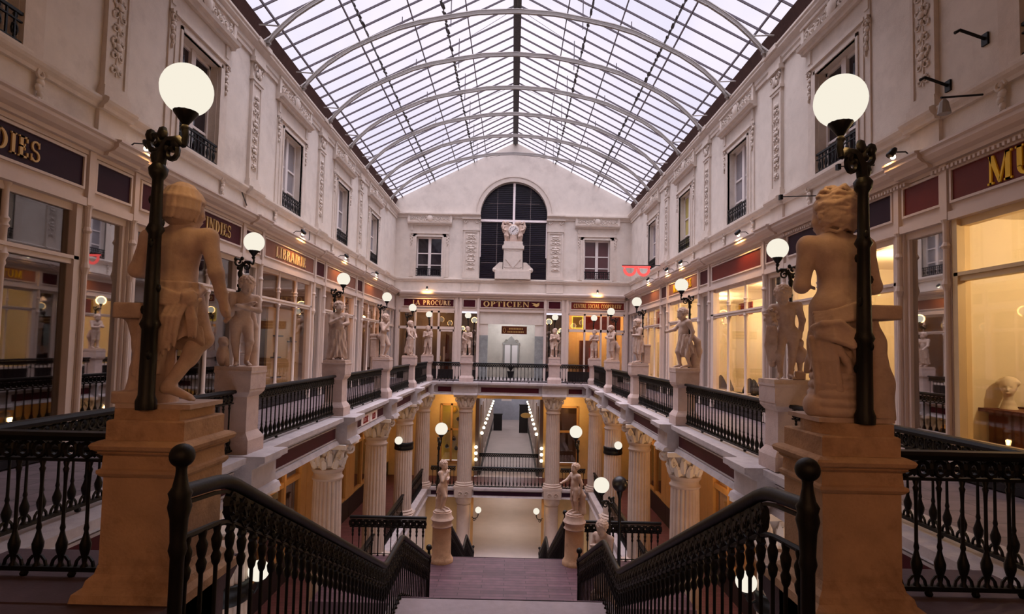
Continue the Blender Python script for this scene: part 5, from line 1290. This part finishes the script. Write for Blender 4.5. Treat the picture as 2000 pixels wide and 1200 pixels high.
# ------------------------------------------------------------------ stairs
def flight(n_, x, y0, y1, z0, z1, m, risers):
    b = MB(); tr = (y1-y0)/risers; rz_ = (z0-z1)/risers
    for i in range(risers):
        zt = z0-rz_*(i+1)
        b.box(-x, x, y0+tr*i, y0+tr*(i+1)+.0, zt-.25, zt) if i < risers else None
        b.box(-x, x, y0+tr*i-.03, y0+tr*i+.02, zt+rz_-.04, zt+rz_)
    struct('floor_stair_flight_%d' % n_, b, m)
    st = MB()
    for s in (-1, 1): st.extr([(y0-.1,z0-.02),(y0+.1,z0-.02),(y1,z1-.0),(y1+.02,z1-.02),(y1,z1-.3),(y0,z0-.3)], 'x', s*x, s*(x+.14))
    struct('trim_stair_string_%d' % n_, st, DSTEP)
Z1, Z3 = -2.35, -6.35
struct('floor_stair_head', MB().box(-1.8, 1.8, 2.75, 3.25, -.3, -.01), WOOD)
flight(1, 1.62, 3.25, 7.9, 0, Z1, WOOD, 15); flight(2, 1.62, 9.2, 11.75, Z1, ZP, WOOD, 8); flight(3, 1.5, 14.4, 20.1, ZP, Z3, WOOD, 18); flight(4, 1.5, 21.6, 26.0, Z3, ZL, WOOD, 14)
struct('floor_stair_landing_upper', MB().box(-1.75, 1.75, 7.9, 9.2, Z1-.25, Z1), STEP)
struct('floor_stair_landing_middle', MB().box(-3.95, 3.95, 11.75, 14.4, ZP-.25, ZP), WOOD)
struct('floor_stair_landing_lower', MB().box(-1.75, 1.75, 20.1, 21.6, Z3-.25, Z3), WOOD)
struct('wall_stair_support', MB().box(-1.5, 1.5, 11.9, 14.2, ZL, ZP-.25), WALL)
RB = MB().lathe([(.03,0),(.03,.02),(.016,.04),(.024,.07),(.014,.1),(.012,.12),(.0125,.6),(.013,.66),(.024,.69),(.03,.74),(.018,.78),(.026,.82),(.032,.88),(.018,.93),(.024,.97),(.024,1.0)], n=8).mesh('baluster', IRON, 60)
NEW = [(.05,0),(.055,.06),(.04,.1),(.034,.14),(.034,.62),(.045,.66),(.038,.7),(.044,.82),(.058,.88),(.05,.92),(.058,.95),(.04,.98),(.028,1.04),(.026,1.07),(.03,1.09)]
def stair_rail(pts, label, H=.95, step=.18, newels=(True, True), fr_=.24, group=None, levelgap=True):
    P = [Vector(p) for p in pts]; o = P[0]; t = thing('stair_railing', label, 'railing', tuple(o), 0, group)
    Q = [p-o for p in P]; up = Vector((0,0,1))
    # ease the bend of the handrail
    hp = []
    for i, p in enumerate(Q):
        if 0 < i < len(Q)-1:
            a = (Q[i-1]-p).normalized(); b = (Q[i+1]-p).normalized(); e = .12
            hp += [p+a*e, p+(a+b)*e*.25, p+b*e]
        else: hp.append(p)
    m = MB(); m.tube([p+up*H for p in hp], .042, 8); part('handrail', m, IRON, t, 60)
    m = MB(); m.tube([p+up*(H-fr_) for p in hp], .018, 6); m.tube([p+up*(H-.06) for p in hp], .014, 4)
    b_ = MB(); b_.tube([p+up*.05 for p in hp], .012, 4)
    nb = []
    for i in range(len(Q)-1):
        a, b = Q[i], Q[i+1]; L = math.hypot(b.x-a.x, b.y-a.y); n = max(1, int(round(L/step)))
        for j in range(n):
            p = a+(b-a)*((j+.5)/n); nb.append(p)
            if i == 0 and levelgap: continue
            d = (b-a)/n; zc = H-.06-(fr_-.06)/2
            r = (fr_-.06)/2*.95
            m.tube([p+d*(.42*math.cos(q*PI/5))+up*(zc+r*math.sin(q*PI/5)) for q in range(10)], .024, 4, True)
            m.tube([p+d*(.2*math.cos(q*PI/3))+up*(zc+r*.45*math.sin(q*PI/3)) for q in range(6)], .02, 4, True)
            for q in range(6):
                an = q*PI/3+.5; c = p+d*(.33*math.cos(an))+up*(zc+r*.8*math.sin(an)); m.blob(tuple(c), (.03,.03,.03), 5, 4)
            c = p+d*.5+up*zc; m.blob(tuple(c), (.03,.03,r*.9), 5, 4); m.blob(tuple(p+up*(H-fr_-.035)), (.03,.045,.03), 6, 4)
    part('frieze', m, IRON, t); part('bottom_rail', b_, IRON, t)
    for p in nb:
        b = part('baluster', RB, None, t, loc=tuple(p+up*.0)); b.scale = (1,1,H-fr_)
    for e, p in ((newels[0], Q[0]), (newels[1], Q[-1])):
        if e:
            n_ = part('newel', MB().lathe(NEW, p.x, p.y, p.z, 14), IRON, t, 60); k = 1.0
            part('ball', MB().blob((p.x,p.y,p.z+1.14), (.062,.062,.062), 18, 12), IRON, n_, 60)
    return t
for s in (-1, 1):
    X = s*1.62
    stair_rail([(X,2.95,-.08),(X,3.42,-.12),(X,7.95,Z1),(X,9.2,Z1),(s*1.54,11.75,ZP)], 'ornate dark iron stair railing from the %s newel ball down two flights' % SIDE[s], step=.155)
    stair_rail([(s*1.5,14.45,ZP),(s*1.5,20.1,Z3),(s*1.5,21.6,Z3),(s*1.5,25.9,ZL)], 'dark railing of the lower flights, %s, beyond the landing statues' % SIDE[s], step=.24, levelgap=False)
    stair_rail([(s*1.98,14.35,ZP),(s*3.9,14.35,ZP)], 'iron railing along the far %s edge of the wooden landing' % SIDE[s], step=.16, newels=(False, False), levelgap=False)

# ------------------------------------------------------------------ middle level
def column_meshes(r=.35, z0=0, z1=4.48):
    sh = MB(); fl = lambda a, z: 1-.035*(1-abs(math.cos(a*10)))**1.0*1.6 if True else 1
    sh.lathe([(r*1.02,.26),(r*1.02,1.2),(r*.98,2.4),(r*.93,3.62)], n=120, flute=lambda a, z: 1-.095*max(0, math.cos(a*20)))
    ba = MB(); ba.box(-r*1.35, r*1.35, -r*1.35, r*1.35, 0, .1); ba.lathe([(r*1.3,.1),(r*1.35,.14),(r*1.25,.18),(r*1.12,.2),(r*1.2,.24),(r*1.05,.28)], n=28)
    co = MB(); co.lathe([(r*.92,3.6),(r*1.0,3.62),(r*1.03,3.66),(r*.93,3.7),(r*.93,3.78),(r*1.0,3.8),(r*1.06,3.84),(r*1.08,3.88),(r*.9,3.9)], n=28)
    ca = MB(); ca.lathe([(r*.85,3.88),(r*.84,4.1),(r*.95,4.3),(r*1.25,4.38)], n=20)
    for row, (n_, zb, h) in enumerate(((8,3.89,.25),(8,3.98,.32))):
        for i in range(n_):
            a = 2*PI*(i+.5*row)/n_; ca.tube([((r*f)*math.cos(a), (r*f)*math.sin(a), zb+h*g) for f, g in ((.88,0),(.98,.4),(1.06,.75),(1.25,1.0),(1.3,.9))], [.07,.085,.075,.05,.02], 5)
            for d in (-.16, .16): ca.tube([((r*f)*math.cos(a+d), (r*f)*math.sin(a+d), zb+h*g) for f, g in ((.9,.1),(1.02,.5),(1.14,.75))], [.03,.035,.015], 4)
    for i in range(4):
        a = PI/4+i*PI/2; u = (math.cos(a), math.sin(a))
        pts = [(u[0]*(r*1.0+p[0]), u[1]*(r*1.0+p[0]), p[2]) for p in spiral(.22, 4.25, .12, PI, 1.3, 12)]; ca.tube(pts, .035, 5)
        ca.tube([(u[0]*r*.95,u[1]*r*.95,4.0),(u[0]*r*1.2,u[1]*r*1.2,4.2),(u[0]*(r+.22),u[1]*(r+.22),4.36)], .035, 5)
        b = i*PI/2; ca.blob((math.cos(b)*r*1.42, math.sin(b)*r*1.42, 4.36), (.07,.07,.07))
    h = r*1.6; q = r*1.35
    ca.extr([(-h,-h),(0,-q),(h,-h),(q,0),(h,h),(0,q),(-h,h),(-q,0)], 'z', 4.38, 4.48)
    return sh.mesh('shaft', COLM, 50), ba.mesh('base', COLM, 50), co.mesh('collar', COLM, 50), ca.mesh('capital', ORN, 60)
CM = column_meshes()
def column(x, y, label, group='fluted columns under the galleries'):
    t = thing('column', label, 'column', (x, y, ZM), 0, group)
    for n_, me in zip(('shaft','base','collar','capital'), CM): part(n_, me, None, t)
    return t
for s in (-1, 1):
    for k in range(1, 6): column(s*4.2, PK[k], '%s fluted column under the %s gallery, below a statue' % (['','nearest','second','third','fourth','corner'][k], SIDE[s]))
for x, l in ((-2.14,'left'), (2.14,'right')): column(x, 27.8, '%s fluted column under the end gallery beside the passage' % l, None)
for s in (-1, 1):
    struct('floor_middle_%s' % SIDE[s], MB().box(s*3.95, s*HW, YN, YE, ZM-.3, ZM), FLOORM)
    struct('trim_middle_ledge_%s' % SIDE[s], MB().extr([(s*4.3,ZM+.02),(s*3.82,ZM+.02),(s*3.82,ZM-.08),(s*3.9,ZM-.14),(s*3.9,ZM-.4),(s*3.84,ZM-.48),(s*4.3,ZM-.48)], 'y', 4.4, 27.8), LEDGE)
    struct('wall_lower_%s' % SIDE[s], MB().box(s*4.0, s*4.3, 4, 28, ZL, ZM-.45), WALL)
    struct('wall_middle_%s' % SIDE[s], MB().box(s*(HW+.25), s*(HW+.4), YN, YE, ZM, -.3), DARKW)
    for k in range(1, 5):
        y0, y1 = PK[k]+.42, PK[k+1]-.42; f = fr(s, 0)
        balustrade((s*4.1, y0 if s < 0 else y1, ZM), f['rz'], y1-y0, '%s balustrade of the middle level gallery, %s side' % (['','nearest','second','third','farthest'][k], SIDE[s]), 'balustrades of the middle level')
    for k in range(6):
        # middle level shopfront bays
        y0 = PK[k]-.2 if k else PK[0]-3; y1 = PK[k]+4.53 if k < 5 else YE-.1
        if k == 5: continue
        t = thing('shopfront', '%s ochre shopfront of the middle level, %s side' % (['nearest','second','third','fourth','farthest'][k], SIDE[s]), 'shopfront', group='ochre shopfronts of the middle level', **fr(s, PK[k], ZM))
        q = sg(s); B = lambda m, a, b, c, d, e, g_: m.box(q*a, q*b, c, d, e, g_)
        m = MB()
        for a, b in ((-.35,.35), (1.45,1.57), (2.65,2.77), (3.9,4.36)): B(m, a, b, -.08, .1, 0, 4.2)
        B(m, .35, 3.9, -.08, .1, 3.7, 4.2); B(m, .35, 3.9, -.06, .08, 2.7, 2.85); B(m, .35, 3.9, -.06, .08, .75, .85); B(m, -.35, 4.36, -.14, .1, 4.1, 4.25)
        part('frame', m, GOLDW, t); m = MB(); B(m, -.35, 4.36, -.1, .05, 0, .75); part('stall_riser', m, BLK, t)
        m = MB(); B(m, .35, 3.9, 0, .01, .85, 3.7); part('window_pane', m, GLS, t)
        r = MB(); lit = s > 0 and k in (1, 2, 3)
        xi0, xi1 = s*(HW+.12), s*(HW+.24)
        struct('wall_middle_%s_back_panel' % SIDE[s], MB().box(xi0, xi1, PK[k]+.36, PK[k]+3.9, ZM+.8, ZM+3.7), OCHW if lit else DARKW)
    for k in range(5):
        plight((s*5.35, PK[k]+2.365, -1.35), (255,204,136), 62 if s > 0 else 30, .12, 'middle_level_light')
# ring lamps on two columns
for s in (-1, 1):
    for k, off in ((1, (-s*.5,.05,3.3)), (4, (-s*0+s*.12,-.5,3.05))):
        t = thing('column_lamp', 'globe lamp on an iron ring round the %s %s column' % (SIDE[s], 'nearest' if k == 1 else 'fourth'), 'lamp', (s*4.2, PK[k], ZM))
        m = MB(); z = off[2]-.42; m.lathe([(.36,z),(.38,z+.02),(.38,z+.1),(.37,z+.12),(.37,z+.18),(.38,z+.2),(.38,z+.28),(.36,z+.3)], n=28); part('iron_ring', m, IRON2, t, 50)
        m = MB(); ox, oy = off[0], off[1]; m.tube([(ox*.7,oy*.7,z+.15),(ox*.9,oy*.9,z+.1),(ox,oy,z+.2),(ox,oy,z+.28)], .02, 6); m.blob((ox,oy,z+.26), (.06,.06,.03)); part('bracket', m, IRON2, t)
        part('globe', MB().blob((ox,oy,off[2]), (.155,.155,.155), 20, 12), GLOBE, t, 60)
        plight((s*4.2+ox, PK[k]+oy, ZM+off[2]), (255,196,120), 14, .17, 'globe_light')
# bridge at the far end, middle level
struct('floor_middle_bridge', MB().box(-3.95, 3.95, 27.6, YE, ZM-.3, ZM), FLOORM)
m = MB(); m.extr([(28.2,ZM+.02),(27.42,ZM+.02),(27.42,ZM-.08),(27.5,ZM-.12),(27.5,ZM-.34),(27.44,ZM-.42),(28.2,ZM-.42)], 'x', -4.0, 4.0); ml_ = struct('trim_middle_bridge_ledge', m, LEDGE)
for a, b in ((-3.7,-2.6), (-1.65,1.65), (2.6,3.7)): 
    t = link('panel_frame', None, ml_, ((a+b)/2, 27.5, ZM-.23)); L = (b-a)/2; part('panel', MB().box(-L, L, -.012, 0, -.09, .09), MARD, t)
for x in (-2.14, 2.14):
    t = thing('carved_block', 'carved block under the %s column of the middle bridge' % ('left' if x < 0 else 'right'), 'block', (x, 27.75, ZM-.42)); m = MB(); m.box(-.42, .42, -.42, .3, .005, .41); part('block', m, COLM, t)
    m = MB(); m.tube([(p[0], -.44, p[2]) for p in spiral(-.15, .2, .11, 0, 1.2)], .02, 5); m.tube([(p[0], -.44, p[2]) for p in spiral(.15, .2, .11, 0, 1.2)], .02, 5); part('ornament', m, COLM, t)
    t = thing('column', 'plain lower pier under the %s column of the middle bridge' % ('left' if x < 0 else 'right'), 'pier', (x, 27.75, ZL)); m = MB(); m.lathe([(.36,0),(.36,.1),(.32,.14),(.31,2.5),(.33,2.53),(.3,2.56),(.38,2.64),(.4,2.92)], n=24); part('shaft', m, COLM, t, 50)
for a, b, l in ((-3.75,-2.55,'short left balustrade of the middle bridge'), (-1.75,1.75,'balustrade of the middle bridge in front of the passage'), (2.55,3.75,'short right balustrade of the middle bridge')): balustrade((a, 27.7, ZM), 0, b-a, l, H=1.0)
balustrade((-1.72, 31.3, ZM), 0, 3.44, 'farther balustrade across the passage mouth', H=1.0)
# end wall, middle level
m = MB()
for s in (-1, 1):
    for a, b, z0, z1 in ((1.8,2.5,ZM,-.6),(2.5,3.6,ZM,ZM+.75),(2.5,3.6,-1.3,-.6),(3.6,HW,ZM,-.6)): m.box(s*a, s*b, YE, YE+.2, z0, z1)
m.box(-1.8, 1.8, YE, YE+.2, -1.0, -.3)
struct('wall_back_middle', m, OCHW)
for s, im, l in ((-1, YGL, 'ochre framed window with yellow green light, left of the passage'), (1, DARKW, 'yellow framed dark window, right of the passage')):
    WN[0] += 1; t = thing('window_%d' % (WN[0]+10), l, 'window', (s*3.05, YE, ZM+.75), kind='structure')
    m = MB()
    for x in (-.55, 0 if s < 0 else -.55, .55): m.box(x-.05, x+.05, -.06, .1, 0, 3.05)
    for z in (0, 1.7, 3.0): m.box(-.55, .55, -.06, .1, z-.05, z+.05)
    part('frame', m, GOLDW, t); part('pane', MB().box(-.55, .55, .02, .03, 0, 3), GLS, t); part('backing', MB().box(-.6, .6, .5, .55, 0, 3.1), im, t)
    plight((s*3.05, YE+.3, -1.6), (255,220,110), 8 if s < 0 else 2, .05)
    plight((s*2.95, 28.9, -1.2), (255,210,140), 58, .1, 'bridge_light')
for i, (x, z, w) in enumerate(((-3.3,1.6,.1),(-2.95,1.15,.13),(-3.3,.75,.12),(-2.8,.65,.12),(-2.75,2.2,.1),(-2.95,2.7,.16))):
    t = thing('display_object', '%s dark object hung in the yellow green middle level window' % ORD6[i], 'ornament', (x, YE+.3, ZM+.75+z), group='dark objects in the left middle level window'); part('body', MB().lathe([(.02,-w),(w*.8,-w*.5),(w,0),(w*.5,w*.7),(.02,w)], n=10), BLK if i < 5 else YELL, t, 60); part('hook', MB().tube([(0,0,w*.9),(0,0,w*1.8)], .012, 4), BLK, t)
# passage beyond
struct('floor_passage', MB().box(-1.62, 1.62, YE, 54, ZM-.2, ZM), FLOORL); struct('ceiling_passage', MB().box(-1.9, 1.9, YE+.2, 54, -.3, -.2), WALL)
for s in (-1, 1):
    m = MB(); m.box(s*1.62, s*1.9, YE+.2, 54, ZM, -.25)
    struct('wall_passage_%s' % SIDE[s], m, GREYW)
    m = MB(); y = 31.5
    while y < 53: m.box(s*1.62, s*1.54, y, y+.25, ZM, -1.5); m.box(s*1.62, s*1.56, y+.25, y+2.2, ZM, ZM+.5); y += 2.2
    struct('trim_passage_pilasters_%s' % SIDE[s], m, PAINT)
    struct('baseboard_passage_%s' % SIDE[s], MB().box(s*1.54, s*1.5, YE+.3, 53, ZM, ZM+.3), BLK)
sl0 = None; n_ = 0
for s in (-1, 1):
    for i in range(10):
        y = 31.2+2.1*i; lab = '%s small lit bulb along the %s wall of the passage' % (ORD6[i], SIDE[s])
        if sl0 is None:
            sl0 = thing('passage_lamp', lab, 'wall lamp', (s*1.5, y, ZM+2.1), 0, 'small lamps along the passage walls'); part('bulb', MB().blob((0,0,0), (.085,.085,.085), 12, 8), GLOBES, sl0, 60); part('bracket', MB().tube([(0,0,-.07),(0,0,-.16)], .02, 5), IRON, sl0)
        else: dup(sl0, (s*1.5, y, ZM+2.1), 0, lab)
    for i in range(3): dup(sl0, (s*1.72, 29.9, ZM+1.55-.32*i), 0, '%s bulb of the vertical row at the %s side of the passage mouth' % (ORD6[i], SIDE[s]))
for y in (34, 40, 46, 52): plight((0, y, -.6), (244,236,240), 130, .3, 'passage_light')
t = thing('passage_sign', 'blue square sign with a white cross hanging at the end of the passage', 'sign', (-.35, 50, -2.2)); part('board', MB().box(-.45, .45, -.02, .02, .1, 1.0), mat('royal_blue_sign', (44,40,120), .5), t); part('cross', MB().box(-.07, .07, -.04, -.02, .2, .9).box(-.35, .35, -.04, -.02, .48, .62), BRW, t); part('lower_board', MB().box(-.45, .45, -.02, .02, -.75, .05), BRW, t)
t = thing('hanging_oval_sign', 'tan oval sign hanging at the right side of the passage', 'sign', (1.1, 39, -2.9)); m = MB(); m.lathe([(.36,-.02),(.36,.02)], n=24, sy=.5); m.xf(Matrix.Rotation(PI/2, 4, 'X')); part('board', m, mat('tan_oval_sign', (214,170,96), .5), t)
struct('wall_passage_end', MB().box(-1.9, 1.9, 54, 54.2, ZM, -.2), mat('pale_blue_grey_wall', (176,182,196), .8))
for x, y, l in ((-1.0,47,'dark display stand left in the passage'), (1.1,46,'dark display stand right in the passage')):
    t = thing('display_stand', l, 'stand', (x, y, ZM)); part('body', MB().box(-.35, .35, -.2, .2, 0, 1.3 if x < 0 else 2.2), BLK, t); part('top', MB().box(-.38, .38, -.22, .22, 1.3 if x < 0 else 2.2, 1.36 if x < 0 else 2.26), IRON, t)
# lowest level
struct('floor_lowest', MB().box(-4.0, 4.0, 9, 50, ZL-.2, ZL), FLOORL)
for s in (-1, 1):
    struct('wall_lowest_%s' % SIDE[s], MB().box(s*2.42, s*2.7, 28.1, 50, ZL, ZM-.4), OCHW)
    struct('wall_lowest_front_%s' % SIDE[s], MB().box(s*2.42, s*4.0, 28.0, 28.2, ZL, ZM-.4), OCHW)
    j = MB().box(s*1.66, s*1.78, 27.7, 27.95, ZL, ZM-.42); struct('trim_lowest_jamb_%s' % SIDE[s], j, GOLDW)
    t = thing('wall_lamp', '%s globe wall lamp on a scroll bracket under the middle bridge' % SIDE[s], 'wall lamp', (s*1.7, 27.55, -6.5)); part('bracket', MB().tube([(0,.1,.0),(-s*.1,0,-.05),(-s*.25,0,.0),(-s*.3,0,.12),(-s*.3,0,.2)], .022, 6).tube([(p[0]-s*.12, 0, p[2]) for p in spiral(0,-.1,.09,0,1.2)], .016, 5), IRON2, t); part('globe', MB().blob((-s*.3,0,.36), (.15,.15,.15), 20, 12), GLOBE, t, 60)
    plight((s*1.4, 27.5, -6.14), (255,204,140), 14, .17, 'globe_light')
struct('ceiling_lowest', MB().box(-2.7, 2.7, 28.2, 50, ZM-.45, ZM-.32), WALL); struct('wall_lowest_end', MB().box(-2.7, 2.7, 50, 50.2, ZL, ZM-.3), WALL)
for y in (32, 38, 44): plight((0, y, ZM-.9), (250,236,226), 70, .3, 'lower_passage_fill')  # unseen overhead lamps, added to brighten the lower floor

# closing walls of the side galleries near the camera and at the end corners
for s in (-1, 1):
    struct('wall_%s_near' % SIDE[s], MB().box(s*HW, s*(HW+.4), YN, 3.42, 0, 4.4).box(s*(HW+.05), s*(HW+.4), YN, 4.4, ZM, -.3), WALL)
    m = MB(); m.box(s*(HW+.04), s*(HW+.3), 27.07, YE, 0, 3.62); m.box(s*HW, s*(HW-.1), 27.07, 27.2, 0, 3.6)
    for a in (27.75, 28.0, 29.0, 29.75): m.box(s*(HW+.04), s*(HW-.06), a, a+.1, 0, 3.6)
    m.box(s*(HW+.04), s*(HW-.05), 27.75, YE, 2.7, 2.82)
    struct('wall_%s_corner' % SIDE[s], m, PAINT); struct('wall_back_corner_%s' % SIDE[s], MB().box(s*6.02, s*(HW+.4), YE-.02, YE+.3, 0, 4.4), PAINT)
    m = MB(); m.box(s*HW, s*(HW+.2), 27.22, YE, ZM+.7, -.3); struct('wall_middle_corner_%s' % SIDE[s], m, OCHW); struct('baseboard_middle_corner_%s' % SIDE[s], MB().box(s*HW, s*(HW+.2), 27.22, YE, ZM, ZM+.7), BLK)
    t = thing('mirror_panel', 'tall dark glass panel at the %s end corner' % SIDE[s], 'mirror', (s*(HW+.03), 27.48, .5)); part('glass', MB().box(-.004, .004, -.26, .26, 0, 3.0), MIRR, t)
    t = thing('window_panel', 'corner shop glass beside the end wall, %s side' % SIDE[s], 'window panel', (s*(HW+.02), 29.0, .5)); part('pane', MB().box(-.004, .004, -.9, .7, 0, 3.0), GREYG, t)
# ------------------------------------------------------------------ daylight, lamps behind the camera, camera
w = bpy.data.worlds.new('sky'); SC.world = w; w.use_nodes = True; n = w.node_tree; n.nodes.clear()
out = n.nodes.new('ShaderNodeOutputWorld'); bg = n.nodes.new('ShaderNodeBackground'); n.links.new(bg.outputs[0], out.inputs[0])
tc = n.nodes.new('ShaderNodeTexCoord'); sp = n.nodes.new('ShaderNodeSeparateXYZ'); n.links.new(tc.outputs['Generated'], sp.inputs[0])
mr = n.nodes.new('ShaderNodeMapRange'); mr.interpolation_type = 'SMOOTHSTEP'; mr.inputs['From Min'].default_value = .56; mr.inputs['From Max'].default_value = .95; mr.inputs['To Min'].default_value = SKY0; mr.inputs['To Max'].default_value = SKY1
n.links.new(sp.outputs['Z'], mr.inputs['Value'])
nz = n.nodes.new('ShaderNodeTexNoise'); nz.inputs['Scale'].default_value = 3.5; nz.inputs['Detail'].default_value = 5; n.links.new(tc.outputs['Generated'], nz.inputs['Vector'])
cr = n.nodes.new('ShaderNodeValToRGB'); cr.color_ramp.elements[0].position = .38; cr.color_ramp.elements[1].position = .62
cr.color_ramp.elements[0].color = (.80,.77,.90,1); cr.color_ramp.elements[1].color = (1.0,.93,1.0,1)
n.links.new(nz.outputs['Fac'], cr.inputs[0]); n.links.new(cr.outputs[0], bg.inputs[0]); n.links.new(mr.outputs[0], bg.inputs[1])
plight((-1.2, -1.6, 2.6), (255,186,128), NEARW, .3, 'landing_light'); plight((1.6, -1.6, 2.6), (255,186,128), NEARW, .3, 'landing_light')
cam = bpy.data.cameras.new('camera'); co = bpy.data.objects.new('camera', cam); COL.objects.link(co); SC.camera = co
cam.sensor_width = 36; cam.sensor_fit = 'HORIZONTAL'; cam.lens = 36*1100/2000; cam.shift_y = 28/2000; cam.clip_start = .05
M = Matrix(((0.999756033,-0.0219981819,0.00198877987),(0.000907997,-0.0490318431,-0.998796803),(0.0220692273,0.998554935,-0.0489999066)))
co.matrix_world = Matrix.Translation((.08, 0, 1.65)) @ M.to_4x4()
SC.view_settings.view_transform = 'Standard'; SC.view_settings.look = 'None'; SC.view_settings.exposure = 0; SC.view_settings.gamma = 1; SC.view_settings.use_curve_mapping = False
SC.cycles.max_bounces = 8; SC.cycles.transparent_max_bounces = 12; SC.cycles.sample_clamp_indirect = 4
